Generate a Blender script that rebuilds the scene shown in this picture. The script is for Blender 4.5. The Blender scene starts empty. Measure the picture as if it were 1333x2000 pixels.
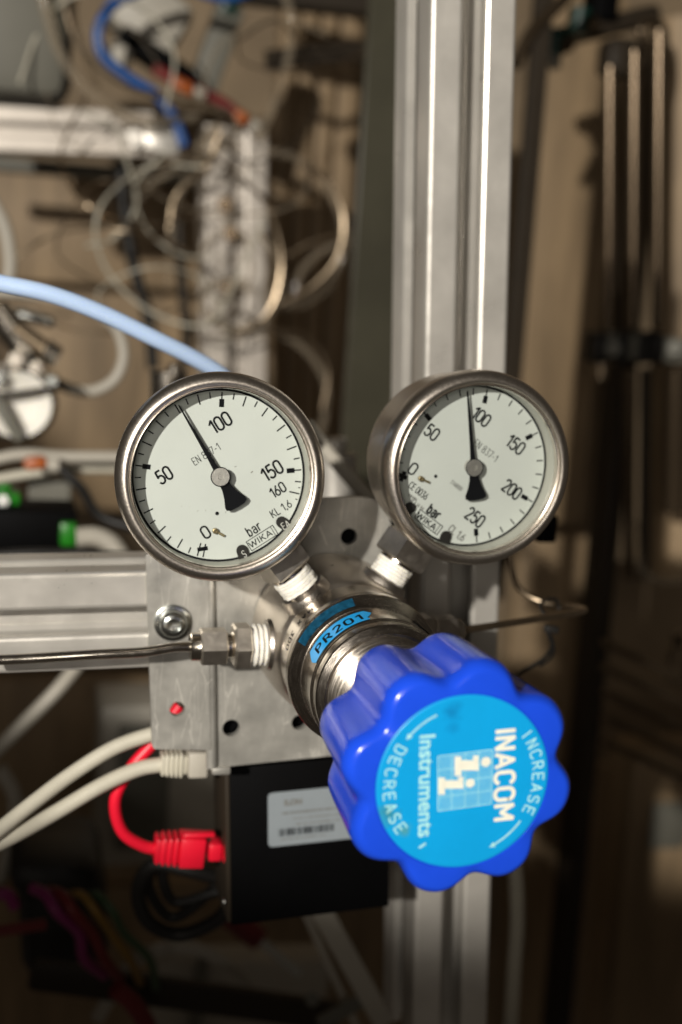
import bpy, bmesh, math, random
from mathutils import Vector, Matrix
import numpy as np
random.seed(7)
S = bpy.context.scene
COL = S.collection
MM = 0.001
R = math.radians

# ------------------------------------------------------------------ camera
# world frame: the regulator's axis is the Y axis (Y grows away from the viewer), Z is up, units metres (helpers take mm)
F_PX, CX, CY = 2500.0, 666.5, 1000.0
def camera_frame(vp, roll, front, dist):
    yd = Vector((vp[0]-CX, -(vp[1]-CY), -F_PX)).normalized()
    up = Vector((math.sin(R(roll)), math.cos(R(roll)), 0))
    x = yd.cross(up).normalized(); z = x.cross(yd)
    rot = Matrix((x, yd, z))
    ray = Vector(((front[0]-CX)/F_PX, -(front[1]-CY)/F_PX, -1.0))
    return rot, -(rot @ (ray*dist))
ROT, CAM = camera_frame((20, 530), 1.0, (906, 1527.5), 330.0)
cam_data = bpy.data.cameras.new('camera')
cam = bpy.data.objects.new('camera', cam_data); COL.objects.link(cam)
cam.matrix_world = Matrix.Translation(CAM*MM) @ ROT.to_4x4()
cam_data.sensor_fit = 'VERTICAL'; cam_data.sensor_height = 36.0; cam_data.lens = 45.0
cam_data.clip_start = 0.01; cam_data.clip_end = 50.0
cam_data.dof.use_dof = True; cam_data.dof.focus_distance = 0.393; cam_data.dof.aperture_fstop = 7.0
S.camera = cam
def at(px, py, Y):
    """point (mm) seen at photo pixel (px, py) on the plane Y (mm)"""
    d = ROT @ Vector(((px-CX)/F_PX, -(py-CY)/F_PX, -1.0))
    return CAM + d*((Y-CAM.y)/d.y)

# ------------------------------------------------------------------ light
W = bpy.data.worlds.new('World'); S.world = W; W.use_nodes = True
bg = W.node_tree.nodes['Background']
bg.inputs[0].default_value = (1.0, 0.83, 0.66, 1); bg.inputs[1].default_value = 0.033
def lamp(kind, name, loc, aim, power, colour, **kw):
    d = bpy.data.lights.new(name, kind); d.energy = power; d.color = colour
    for k, v in kw.items(): setattr(d, k, v)
    o = bpy.data.objects.new(name, d); COL.objects.link(o)
    o.location = loc
    o.rotation_euler = (Vector(aim)-Vector(loc)).to_track_quat('-Z', 'Y').to_euler()
    return o
lamp('SPOT', 'key_spot', (-0.93, -1.22, 0.53), (0.06, 0.20, 0.435), 166, (1.0, 0.945, 0.86),
     spot_size=R(37.6), spot_blend=0.13, shadow_soft_size=0.018)
lamp('SPOT', 'soft_spot', (-0.36, -0.95, 0.23), (0.05, 0.20, 0.345), 12.5, (1.0, 0.92, 0.82),
     spot_size=R(46), spot_blend=0.15, shadow_soft_size=0.16)
S.view_settings.view_transform = 'Standard'; S.view_settings.look = 'None'
S.view_settings.exposure = 0.0; S.view_settings.gamma = 1.0
S.cycles.max_bounces = 8; S.cycles.use_denoising = True
S.cycles.caustics_reflective = False; S.cycles.caustics_refractive = False
S.cycles.sample_clamp_indirect = 4.0

# ------------------------------------------------------------------ materials
def srgb(r, g, b):
    f = lambda c: (c/255/12.92) if c/255 <= 0.04045 else ((c/255+0.055)/1.055)**2.4
    return (f(r), f(g), f(b), 1)
def mat(name, col, rough=0.5, metal=0.0, var=0.12, vscale=60.0, bump=0.0, bscale=300.0, rvar=0.0, stretch=(1,1,1),
        spec=0.5, coat=0.0, sss=0.0, trans=0.0, alpha=1.0, aniso=0.0):
    m = bpy.data.materials.new(name); m.use_nodes = True
    nt = m.node_tree; N = nt.nodes; L = nt.links; p = N['Principled BSDF']
    if len(col) == 3: col = (*col, 1)
    p.inputs['Base Color'].default_value = col; p.inputs['Roughness'].default_value = rough
    p.inputs['Metallic'].default_value = metal; p.inputs['Specular IOR Level'].default_value = spec
    p.inputs['Coat Weight'].default_value = coat; p.inputs['Coat Roughness'].default_value = 0.12
    p.inputs['Transmission Weight'].default_value = trans; p.inputs['Alpha'].default_value = alpha
    p.inputs['Anisotropic'].default_value = aniso
    if sss:
        p.inputs['Subsurface Weight'].default_value = sss
        p.inputs['Subsurface Radius'].default_value = (0.002, 0.002, 0.004)
        p.inputs['Subsurface Scale'].default_value = 1.0
    tc = N.new('ShaderNodeTexCoord'); mp = N.new('ShaderNodeMapping'); mp.inputs['Scale'].default_value = stretch
    L.new(tc.outputs['Object'], mp.inputs['Vector'])
    if var or rvar:
        n = N.new('ShaderNodeTexNoise'); n.inputs['Scale'].default_value = vscale; n.inputs['Detail'].default_value = 6
        n.inputs['Roughness'].default_value = 0.62
        L.new(mp.outputs[0], n.inputs['Vector'])
    if var:
        mr = N.new('ShaderNodeMapRange'); mr.inputs['From Min'].default_value = 0.25; mr.inputs['From Max'].default_value = 0.75
        mr.inputs['To Min'].default_value = 1-var; mr.inputs['To Max'].default_value = 1+var
        L.new(n.outputs['Fac'], mr.inputs['Value'])
        mx = N.new('ShaderNodeVectorMath'); mx.operation = 'SCALE'; mx.inputs[0].default_value = col[:3]
        L.new(mr.outputs[0], mx.inputs['Scale']); L.new(mx.outputs[0], p.inputs['Base Color'])
    if rvar:
        m2 = N.new('ShaderNodeMapRange'); m2.inputs['From Min'].default_value = 0.3; m2.inputs['From Max'].default_value = 0.7
        m2.inputs['To Min'].default_value = max(0.02, rough-rvar); m2.inputs['To Max'].default_value = min(1, rough+rvar)
        L.new(n.outputs['Fac'], m2.inputs['Value']); L.new(m2.outputs[0], p.inputs['Roughness'])
    if bump:
        b = N.new('ShaderNodeTexNoise'); b.inputs['Scale'].default_value = bscale; b.inputs['Detail'].default_value = 4
        L.new(mp.outputs[0], b.inputs['Vector'])
        bp = N.new('ShaderNodeBump'); bp.inputs['Strength'].default_value = bump; bp.inputs['Distance'].default_value = 0.0004
        L.new(b.outputs['Fac'], bp.inputs['Height']); L.new(bp.outputs[0], p.inputs['Normal'])
    return m
M = {}
M['steel'] = mat('blasted_stainless', (0.63, 0.575, 0.505), 0.33, 1.0, 0.10, 1500, 0.03, 3000, 0.05)
M['turned'] = mat('turned_stainless', (0.68, 0.62, 0.545), 0.19, 1.0, 0.10, 90, 0.03, 500, 0.05, stretch=(1, 7, 1))
M['brushed'] = mat('brushed_hexagon', (0.66, 0.61, 0.54), 0.40, 1.0, 0.10, 300, 0.06, 900, 0.05)
M['knurl'] = mat('dark_ring_steel', (0.40, 0.36, 0.315), 0.24, 1.0, 0.12, 200, 0.10, 900, 0.06, stretch=(1, 6, 1))
M['forged'] = mat('forged_stainless', (0.52, 0.475, 0.42), 0.35, 1.0, 0.16, 120, 0.2, 1200, 0.10)
M['polished'] = mat('polished_stainless', (0.62, 0.57, 0.50), 0.2, 1.0, 0.1, 150, 0.05, 800, 0.05)
M['tape'] = mat('ptfe_tape', (0.82, 0.79, 0.72), 0.55, 0, 0.10, 500, 0.3, 900, sss=0.2)
M['dial'] = mat('dial_paint', (0.545, 0.575, 0.54), 0.5, 0, 0.04, 60)
M['ink'] = mat('dial_ink', (0.004, 0.0045, 0.006), 0.6, 0, 0.2, 300, spec=0.08)
M['grime'] = mat('dial_grime', (0.20, 0.19, 0.16), 0.7, 0, 0.2, 300)
M['greyink'] = mat('faded_ink', (0.16, 0.16, 0.15), 0.5, 0, 0.2, 300)
M['inkwhite'] = mat('tab_letter', (0.55, 0.55, 0.52), 0.5, 0, 0.1, 300)
M['spacer'] = mat('spacer_ring', (0.50, 0.50, 0.44), 0.45, 0, 0.05, 100)
M['hub'] = mat('spun_hub', (0.62, 0.60, 0.56), 0.36, 0.9, 0.15, 900, 0.1, 2000)
M['brass'] = mat('worn_brass', (0.28, 0.23, 0.13), 0.4, 0.8, 0.3, 400)
M['knob'] = mat('blue_knob_plastic', (0.010, 0.062, 0.62), 0.20, 0, 0.06, 70, 0.03, 1400, 0.03, spec=0.42)
M['knobprint'] = mat('sticker_print', (0.74, 0.73, 0.62), 0.5, 0, 0.08, 300)
M['arcprint'] = mat('sticker_pale_print', (0.36, 0.70, 0.72), 0.5, 0, 0.12, 300)
M['label'] = mat('blue_tape_label', (0.010, 0.40, 0.90), 0.3, 0, 0.04, 200)
M['reflabel'] = mat('blue_label_reflection', (0.012, 0.10, 0.19), 0.25, 0.55, 0.8, 420, 0.3, 900)  # the name label's reflection, put into a dark blue colour
M['alu'] = mat('anodised_aluminium', (0.66, 0.63, 0.575), 0.34, 0.58, 0.08, 40, 0.06, 700, 0.08)
M['palealu'] = mat('pale_anodised_bar', (0.60, 0.545, 0.48), 0.42, 0.3, 0.10, 40)
M['slot'] = mat('slot_aluminium', (0.35, 0.32, 0.28), 0.5, 0.8, 0.1, 60)
M['zinc'] = mat('zinc_bolt', (0.55, 0.57, 0.55), 0.22, 1.0, 0.15, 200, 0.1, 900)
M['black'] = mat('black_coating', (0.0018, 0.0018, 0.002), 0.6, 0, 0.2, 60, 0.1, 1200, spec=0.06)
M['blackrub'] = mat('black_rubber', (0.012, 0.011, 0.010), 0.5, 0, 0.2, 60, spec=0.35)
M['white_label'] = mat('white_paper_label', (0.23, 0.26, 0.28), 0.5, 0, 0.05, 60)
M['whitecable'] = mat('white_cable_sheath', (0.52, 0.49, 0.40), 0.45, 0, 0.10, 60, 0.08, 500)
M['redcable'] = mat('red_cable_sheath', (0.74, 0.008, 0.03), 0.35, 0, 0.08, 100)
M['bluetube'] = mat('pale_blue_tube', (0.46, 0.60, 0.84), 0.25, 0, 0.06, 20, sss=0.25, coat=0.3)
M['bronze'] = mat('tarnished_tube', (0.42, 0.33, 0.23), 0.35, 1.0, 0.2, 100)
M['bgblue'] = mat('blue_hose', (0.012, 0.075, 0.27), 0.3, 0, 0.1, 60)
M['orange'] = mat('orange_plastic', (0.36, 0.085, 0.012), 0.45, 0, 0.1, 60)
M['green'] = mat('green_plastic', (0.012, 0.17, 0.008), 0.35, 0, 0.1, 60)
M['darkgreen'] = mat('dark_green_plastic', (0.004, 0.03, 0.022), 0.4, 0, 0.1, 60)
M['greybox'] = mat('grey_housing', (0.14, 0.135, 0.11), 0.6, 0, 0.1, 15)
M['palebox'] = mat('pale_housing', (0.42, 0.39, 0.33), 0.5, 0, 0.1, 15)
M['wood'] = mat('brown_panel', (0.30, 0.212, 0.122), 0.6, 0, 0.5, 5, stretch=(6, 6, 0.8))
M['wall'] = mat('brown_wall', (0.27, 0.20, 0.125), 0.75, 0, 0.45, 4)
M['bar'] = mat('dull_steel_bar', (0.10, 0.072, 0.045), 0.24, 0.75, 0.25, 30, stretch=(1, 1, 0.2))
M['dark'] = mat('dark_brown_bar', (0.028, 0.021, 0.014), 0.5, 0.0, 0.2, 20, spec=0.25)
M['glassdark'] = mat('smoked_panel', (0.058, 0.054, 0.037), 0.35, 0, 0.35, 8, spec=0.3)
M['magenta'] = mat('magenta_wire', (0.2, 0.012, 0.1), 0.5)
M['yellow'] = mat('yellow_wire', (0.22, 0.12, 0.015), 0.5)
M['dgreenw'] = mat('green_wire', (0.03, 0.065, 0.025), 0.5)
M['dred'] = mat('dark_red_wire', (0.15, 0.01, 0.01), 0.5)

def glass_material():
    m = bpy.data.materials.new('thin_instrument_glass'); m.use_nodes = True
    nt = m.node_tree; N = nt.nodes; L = nt.links; N.remove(N['Principled BSDF'])
    t = N.new('ShaderNodeBsdfTransparent'); t.inputs[0].default_value = (0.985, 0.99, 0.985, 1)
    g = N.new('ShaderNodeBsdfGlossy'); g.inputs['Roughness'].default_value = 0.03
    fr = N.new('ShaderNodeFresnel'); fr.inputs['IOR'].default_value = 1.45
    mx = N.new('ShaderNodeMixShader')
    L.new(fr.outputs[0], mx.inputs[0]); L.new(t.outputs[0], mx.inputs[1]); L.new(g.outputs[0], mx.inputs[2])
    L.new(mx.outputs[0], N['Material Output'].inputs['Surface'])
    return m
M['glass'] = glass_material()
def tube_material():
    m = bpy.data.materials.new('hazy_clear_tube'); m.use_nodes = True
    nt = m.node_tree; N = nt.nodes; L = nt.links; p = N['Principled BSDF']
    p.inputs['Base Color'].default_value = (0.37, 0.315, 0.24, 1); p.inputs['Roughness'].default_value = 0.08
    t = N.new('ShaderNodeBsdfTransparent'); t.inputs[0].default_value = (0.93, 0.90, 0.85, 1)
    lw = N.new('ShaderNodeLayerWeight'); lw.inputs['Blend'].default_value = 0.35
    mr = N.new('ShaderNodeMapRange'); mr.inputs['To Min'].default_value = 0.22; mr.inputs['To Max'].default_value = 0.85; L.new(lw.outputs['Facing'], mr.inputs['Value'])
    mx = N.new('ShaderNodeMixShader'); L.new(mr.outputs[0], mx.inputs[0]); L.new(t.outputs[0], mx.inputs[1]); L.new(p.outputs[0], mx.inputs[2])
    L.new(mx.outputs[0], N['Material Output'].inputs['Surface'])
    return m
M['clear'] = tube_material()

def plate_material():
    m = mat('scratched_sheet_aluminium', (0.44, 0.425, 0.385), 0.40, 0.55, 0.22, 70, 0.12, 900, 0.1)
    nt = m.node_tree; N = nt.nodes; L = nt.links; p = N['Principled BSDF']
    base = p.inputs['Base Color'].links[0].from_socket
    tc = N.new('ShaderNodeTexCoord'); prev = base
    for k, (ang, sc, wd) in enumerate(((35, 20, 0.012), (62, 15, 0.010), (-28, 13, 0.010), (8, 22, 0.008))):
        mp = N.new('ShaderNodeMapping'); mp.inputs['Rotation'].default_value = (0, R(ang), 0)
        mp.inputs['Scale'].default_value = (sc*7, 1, sc*0.8); mp.inputs['Location'].default_value = (k*3.1, k, k*1.7)
        L.new(tc.outputs['Object'], mp.inputs['Vector'])
        v = N.new('ShaderNodeTexVoronoi'); v.feature = 'DISTANCE_TO_EDGE'; v.inputs['Scale'].default_value = 1.2
        L.new(mp.outputs[0], v.inputs['Vector'])
        lt = N.new('ShaderNodeMath'); lt.operation = 'LESS_THAN'; lt.inputs[1].default_value = wd
        L.new(v.outputs['Distance'], lt.inputs[0])
        nz = N.new('ShaderNodeTexNoise'); nz.inputs['Scale'].default_value = 45+k*13; L.new(tc.outputs['Object'], nz.inputs['Vector'])
        gt = N.new('ShaderNodeMath'); gt.operation = 'GREATER_THAN'; gt.inputs[1].default_value = 0.56; L.new(nz.outputs['Fac'], gt.inputs[0])
        mu = N.new('ShaderNodeMath'); mu.operation = 'MULTIPLY'; L.new(lt.outputs[0], mu.inputs[0]); L.new(gt.outputs[0], mu.inputs[1])
        m2 = N.new('ShaderNodeMath'); m2.operation = 'MULTIPLY'; m2.inputs[1].default_value = 0.38; L.new(mu.outputs[0], m2.inputs[0])
        mx = N.new('ShaderNodeMix'); mx.data_type = 'RGBA'; mx.inputs['B'].default_value = (0.85, 0.82, 0.74, 1)
        L.new(m2.outputs[0], mx.inputs['Factor']); L.new(prev, mx.inputs['A']); prev = mx.outputs['Result']
    L.new(prev, p.inputs['Base Color'])
    return m
M['plate'] = plate_material()

def sticker_material():
    m = mat('cyan_sticker', (0.003, 0.305, 0.66), 0.32, 0, 0.06, 60, 0.04, 400, coat=0.3)
    nt = m.node_tree; N = nt.nodes; L = nt.links; p = N['Principled BSDF']
    base = p.inputs['Base Color'].links[0].from_socket
    tc = N.new('ShaderNodeTexCoord')
    def blot(prev, loc, rad, col, amt):
        vm = N.new('ShaderNodeVectorMath'); vm.operation = 'DISTANCE'; vm.inputs[1].default_value = loc
        L.new(tc.outputs['Object'], vm.inputs[0])
        nz = N.new('ShaderNodeTexNoise'); nz.inputs['Scale'].default_value = 400; L.new(tc.outputs['Object'], nz.inputs['Vector'])
        ad = N.new('ShaderNodeMath'); ad.operation = 'MULTIPLY_ADD'; ad.inputs[1].default_value = rad*1.6
        L.new(nz.outputs['Fac'], ad.inputs[0]); L.new(vm.outputs['Value'], ad.inputs[2])
        mr = N.new('ShaderNodeMapRange'); mr.inputs['From Min'].default_value = rad*0.9; mr.inputs['From Max'].default_value = rad*1.9
        mr.inputs['To Min'].default_value = amt; mr.inputs['To Max'].default_value = 0; L.new(ad.outputs[0], mr.inputs['Value'])
        mx = N.new('ShaderNodeMix'); mx.data_type = 'RGBA'; mx.inputs['B'].default_value = col
        L.new(mr.outputs[0], mx.inputs['Factor']); L.new(prev, mx.inputs['A']); return mx.outputs['Result']
    # worn, dirty spots of the sticker (lower left edge and a smear near the top)
    s = blot(base, (-0.0200, 0.0, -0.0080), 0.0032, (0.05, 0.20, 0.16, 1), 0.75)
    s = blot(s, (-0.0150, 0.0, -0.0125), 0.0022, (0.10, 0.28, 0.14, 1), 0.6)
    s = blot(s, (-0.0045, 0.0, 0.0190), 0.0030, (0.002, 0.16, 0.40, 1), 0.7)
    s = blot(s, (-0.0040, 0.0, 0.0150), 0.0020, (0.002, 0.18, 0.45, 1), 0.6)
    L.new(s, p.inputs['Base Color'])
    return m
M['sticker'] = sticker_material()

# ------------------------------------------------------------------ object helpers
def origin_of(o):
    v = Vector((0, 0, 0))
    while o is not None: v = v + o.location; o = o.parent
    return v
def thing(name, label, cat, loc=(0, 0, 0), group=None, rot=None):
    o = bpy.data.objects.new(name, None); COL.objects.link(o); o.location = Vector(loc)*MM
    o.empty_display_size = 0.01
    if rot: o.rotation_euler = rot
    return tag(o, label, cat, group)
def tag(o, label, cat, group=None):
    o['label'] = label; o['category'] = cat
    if group: o['group'] = group
    return o
def make(name, V, Fs, m, parent=None, local=False, smooth=35, mats=None, fmat=None):
    """link one mesh object; V in mm, in world space unless local"""
    V = [Vector(v)*MM for v in V]
    loc = Vector((0, 0, 0))
    if not local:
        if parent is not None:
            o0 = origin_of(parent); V = [v-o0 for v in V]
        else:
            lo = Vector([min(v[i] for v in V) for i in range(3)]); hi = Vector([max(v[i] for v in V) for i in range(3)])
            loc = Vector(((lo.x+hi.x)/2, (lo.y+hi.y)/2, lo.z)); V = [v-loc for v in V]
    me = bpy.data.meshes.new(name); me.from_pydata([tuple(v) for v in V], [], Fs)
    bm = bmesh.new(); bm.from_mesh(me); bmesh.ops.recalc_face_normals(bm, faces=bm.faces); bm.to_mesh(me); bm.free()
    for mm in (mats or [m]): me.materials.append(mm if not isinstance(mm, str) else M[mm])
    if fmat: me.polygons.foreach_set('material_index', fmat)
    if smooth:
        me.polygons.foreach_set('use_smooth', [True]*len(me.polygons)); me.set_sharp_from_angle(angle=R(smooth))
    o = bpy.data.objects.new(name, me); COL.objects.link(o); o.location = loc
    if parent is not None: o.parent = parent
    return o
def join(*parts):
    V, Fs = [], []
    for v, f in parts:
        n = len(V); V += list(v); Fs += [tuple(i+n for i in q) for q in f]
    return V, Fs
def lathe(profile, seg=96, centre=(0, 0, 0)):
    """profile: (y, r) along the Y axis"""
    V, Fs = [], []
    n = len(profile)
    for y, r in profile:
        for k in range(seg):
            a = 2*math.pi*k/seg
            V.append(Vector((centre[0]+r*math.sin(a), centre[1]+y, centre[2]+r*math.cos(a))))
    for i in range(n-1):
        for k in range(seg):
            k2 = (k+1) % seg
            Fs.append((i*seg+k, i*seg+k2, (i+1)*seg+k2, (i+1)*seg+k))
    return V, Fs
def disc(y, r, seg=96, r0=0.0):
    if r0 > 0: return lathe([(y, r0), (y, r)], seg)
    V = [Vector((r*math.sin(2*math.pi*k/seg), y, r*math.cos(2*math.pi*k/seg))) for k in range(seg)]
    return V, [tuple(range(seg))]
def smooth_path(P, sub=10):
    P = [Vector(p) for p in P]
    if len(P) < 3: return P
    Q = [P[0]*2-P[1]] + P + [P[-1]*2-P[-2]]; out = []
    for i in range(1, len(Q)-2):
        for s in range(sub):
            t = s/sub; a, b, c, d = Q[i-1], Q[i], Q[i+1], Q[i+2]
            out.append(0.5*((2*b)+(c-a)*t+(2*a-5*b+4*c-d)*t*t+(3*b-a-3*c+d)*t**3))
    return out+[P[-1]]
def sweep(P, r, seg=12, caps=True):
    """tube along points; r a number or a list"""
    V, Fs = [], []; n = len(P)
    T = [(P[min(i+1, n-1)]-P[max(i-1, 0)]).normalized() for i in range(n)]
    u = T[0].orthogonal().normalized()
    for i in range(n):
        u = (u-T[i]*u.dot(T[i])).normalized(); w = T[i].cross(u)
        rr = r[i] if isinstance(r, (list, tuple)) else r
        for k in range(seg):
            a = 2*math.pi*k/seg; V.append(P[i]+(u*math.cos(a)+w*math.sin(a))*rr)
    for i in range(n-1):
        for k in range(seg):
            k2 = (k+1) % seg; Fs.append((i*seg+k, i*seg+k2, (i+1)*seg+k2, (i+1)*seg+k))
    if caps: Fs += [tuple(range(seg))[::-1], tuple(range((n-1)*seg, n*seg))]
    return V, Fs
def rod(a, b, r, seg=24):
    return sweep([Vector(a), Vector(b)], r, seg)
def turned(a, d, prof, seg=32, flat=None):
    """lathe along direction d from a; prof (s, r)"""
    a = Vector(a); d = Vector(d).normalized(); u = Vector((0, 1, 0)); u = (u-d*u.dot(d)).normalized(); w = d.cross(u)
    V, Fs = [], []
    for s, r in prof:
        for k in range(seg):
            t = 2*math.pi*(k+(flat or 0))/seg; V.append(a+d*s+(u*math.cos(t)+w*math.sin(t))*r)
    for i in range(len(prof)-1):
        for k in range(seg):
            k2 = (k+1) % seg; Fs.append((i*seg+k, i*seg+k2, (i+1)*seg+k2, (i+1)*seg+k))
    Fs += [tuple(range(seg)), tuple(range((len(prof)-1)*seg, len(prof)*seg))]
    return V, Fs
def hexnut(a, d, s0, s1, af, ch=0.8, rot=0.5):
    rc = af/math.sqrt(3)
    return turned(a, d, [(s0, rc*0.87), (s0+0.01, rc*0.9), (s0+ch, rc), (s1-ch, rc), (s1-0.01, rc*0.9), (s1, rc*0.87)], 6, rot)
def block(c, size, bev=0.6, rot=None, seg=2):
    """bevelled box, centre c, size (mm), rot a Matrix"""
    bm = bmesh.new(); bmesh.ops.create_cube(bm, size=1.0)
    for v in bm.verts: v.co = Vector((v.co.x*size[0], v.co.y*size[1], v.co.z*size[2]))
    if bev: bmesh.ops.bevel(bm, geom=list(bm.edges), offset=bev, segments=seg, profile=0.5, affect='EDGES', clamp_overlap=True)
    bm.verts.index_update()
    V = [(rot @ v.co if rot else v.co.copy())+Vector(c) for v in bm.verts]; Fs = [tuple(v.index for v in f.verts) for f in bm.faces]
    bm.free(); return V, Fs
def ry(deg): return Matrix.Rotation(R(deg), 3, 'Y')
def sheet(outline, holes, y0, th):
    """flat plate with round holes in the XZ plane. outline [(x, z)], holes [(x, z, r)]"""
    bm = bmesh.new()
    def loop(pts):
        vs = [bm.verts.new((x, y0, z)) for x, z in pts]
        for i in range(len(vs)): bm.edges.new((vs[i], vs[(i+1) % len(vs)]))
    loop(outline)
    for x, z, r in holes: loop([(x+r*math.cos(2*math.pi*k/28), z+r*math.sin(2*math.pi*k/28)) for k in range(28)])
    bmesh.ops.triangle_fill(bm, edges=list(bm.edges), use_beauty=True, use_dissolve=False)
    ex = bmesh.ops.extrude_face_region(bm, geom=list(bm.faces))
    for g in ex['geom']:
        if isinstance(g, bmesh.types.BMVert): g.co.y += th
    bm.verts.index_update()
    V = [v.co.copy() for v in bm.verts]; Fs = [tuple(v.index for v in f.verts) for f in bm.faces]
    bm.free(); return V, Fs
def rounded(pts, rad, n=6):
    """round the corners of a polygon [(x, z)]; rad a number or list"""
    out = []; N = len(pts)
    for i, p in enumerate(pts):
        r = rad[i] if isinstance(rad, (list, tuple)) else rad
        p = Vector(p); a = Vector(pts[i-1]); b = Vector(pts[(i+1) % N])
        if r <= 0: out.append(tuple(p)); continue
        da = (a-p).normalized(); db = (b-p).normalized()
        for k in range(n+1):
            t = k/n; q = p+da*r*(1-t)**2+db*r*t**2
            out.append(tuple(q))
    return out
# ---- lettering: flat glyph outlines as mesh, scaled to the measured height and width
def glyphs(text, h, w=None, bold=0.0, spacing=1.0):
    cu = bpy.data.curves.new('glyphs', 'FONT'); cu.body = text; cu.size = 1.0; cu.offset = bold; cu.space_character = spacing
    cu.resolution_u = 4
    ob = bpy.data.objects.new('glyphs', cu); COL.objects.link(ob)
    dg = bpy.context.evaluated_depsgraph_get(); me = bpy.data.meshes.new_from_object(ob.evaluated_get(dg))
    P = [v.co.copy() for v in me.vertices]; Fs = [tuple(p.vertices) for p in me.polygons]
    bpy.data.objects.remove(ob); bpy.data.curves.remove(cu); bpy.data.meshes.remove(me)
    x0, x1 = min(p.x for p in P), max(p.x for p in P); y0, y1 = min(p.y for p in P), max(p.y for p in P)
    sy = h/(y1-y0); sx = (w/(x1-x0)) if w else sy
    return [((p.x-(x0+x1)/2)*sx, (p.y-(y0+y1)/2)*sy) for p in P], Fs

# ---- engraver's stroke alphabet (upright, narrow, as on instrument dials): polylines in a unit-high box
def _arc(cx, cy, rx, ry_, a0, a1, n=10): return [(cx+rx*math.cos(R(a0+(a1-a0)*k/n)), cy+ry_*math.sin(R(a0+(a1-a0)*k/n))) for k in range(n+1)]
_W = 0.46
STROKES = {
 '0': (_W, [_arc(.23, .74, .23, .26, 0, 180)+_arc(.23, .26, .23, .26, 180, 360)+[(.46, .74)]]),
 '1': (.26, [[(.0, .74), (.24, 1.0), (.24, 0)]]),
 '2': (_W, [_arc(.23, .74, .22, .26, 170, -35, 12)+[(.02, .0), (.46, .0)]]),
 '3': (_W, [[(.04, 1), (.44, 1), (.22, .60)]+_arc(.2, .29, .25, .29, 80, -140, 12)]),
 '4': (_W, [[(.28, 1), (.02, .3), (.48, .3)], [(.34, .55), (.34, 0)]]),
 '5': (_W, [[(.42, 1), (.08, 1), (.05, .56)]+_arc(.22, .31, .24, .31, 130, -150, 14)]),
 '6': (_W, [[(.34, 1), (.05, .44)]+_arc(.23, .28, .22, .28, 150, 510, 20)]),
 '7': (_W, [[(.02, 1), (.46, 1), (.16, 0)]]),
 '8': (_W, [_arc(.23, .76, .20, .24, 270, -90, 18), _arc(.23, .26, .23, .26, 90, -270, 18)]),
 '-': (.3, [[(.02, .42), (.28, .42)]]), ',': (.1, [[(.07, .08), (.02, -.14)]]), '.': (.1, [[(.05, .0), (.05, .09)]]), '/': (.34, [[(0, -.05), (.34, 1.05)]]),
 'A': (.54, [[(0, 0), (.27, 1), (.54, 0)], [(.09, .3), (.45, .3)]]), 'C': (.48, [_arc(.25, .74, .23, .26, 15, 180)+_arc(.25, .26, .23, .26, 180, 345)]),
 'D': (.48, [[(.22, 0), (.03, 0), (.03, 1), (.22, 1)]+_arc(.22, .72, .25, .28, 90, 0, 6)+_arc(.22, .28, .25, .28, 0, -90, 6)]),
 'E': (.42, [[(.42, 0), (.03, 0), (.03, 1), (.42, 1)], [(.03, .52), (.36, .52)]]), 'I': (.1, [[(.05, 0), (.05, 1)]]),
 'K': (.48, [[(.03, 0), (.03, 1)], [(.46, 1), (.05, .42)], [(.17, .58), (.48, 0)]]), 'L': (.40, [[(.03, 1), (.03, 0), (.40, 0)]]),
 'M': (.62, [[(.03, 0), (.03, 1), (.31, .32), (.59, 1), (.59, 0)]]), 'N': (.50, [[(.03, 0), (.03, 1), (.47, 0), (.47, 1)]]),
 'O': (.52, [_arc(.26, .72, .24, .28, 0, 180)+_arc(.26, .28, .24, .28, 180, 360)+[(.50, .72)]]),
 'P': (.46, [[(.03, 0), (.03, 1), (.24, 1)]+_arc(.24, .74, .21, .26, 90, -90, 10)+[(.03, .48)]]),
 'R': (.48, [[(.03, 0), (.03, 1), (.24, 1)]+_arc(.24, .74, .21, .26, 90, -90, 10)+[(.03, .48)], [(.24, .48), (.48, 0)]]),
 'S': (.46, [_arc(.23, .75, .21, .25, 25, 260, 12)+_arc(.23, .25, .21, .25, 90, -155, 12)]), 'T': (.46, [[(0, 1), (.46, 1)], [(.23, 1), (.23, 0)]]),
 'W': (.76, [[(0, 1), (.19, 0), (.38, .92), (.57, 0), (.76, 1)]]), 'X': (.5, [[(0, 0), (.5, 1)], [(0, 1), (.5, 0)]]),
 'a': (.38, [_arc(.18, .5, .17, .2, 160, 0, 8)+[(.35, 0)], _arc(.18, .2, .17, .2, 20, 340, 16)]),
 'b': (.40, [[(.03, 0), (.03, 1)], _arc(.2, .35, .17, .35, 170, -170, 16)]), 'r': (.26, [[(.03, 0), (.03, .7)], _arc(.22, .48, .19, .22, 180, 70, 6)]),
 'n': (.36, [[(.03, 0), (.03, .7)], _arc(.19, .5, .16, .2, 180, 0, 8)+[(.35, 0)]]),
}
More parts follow.
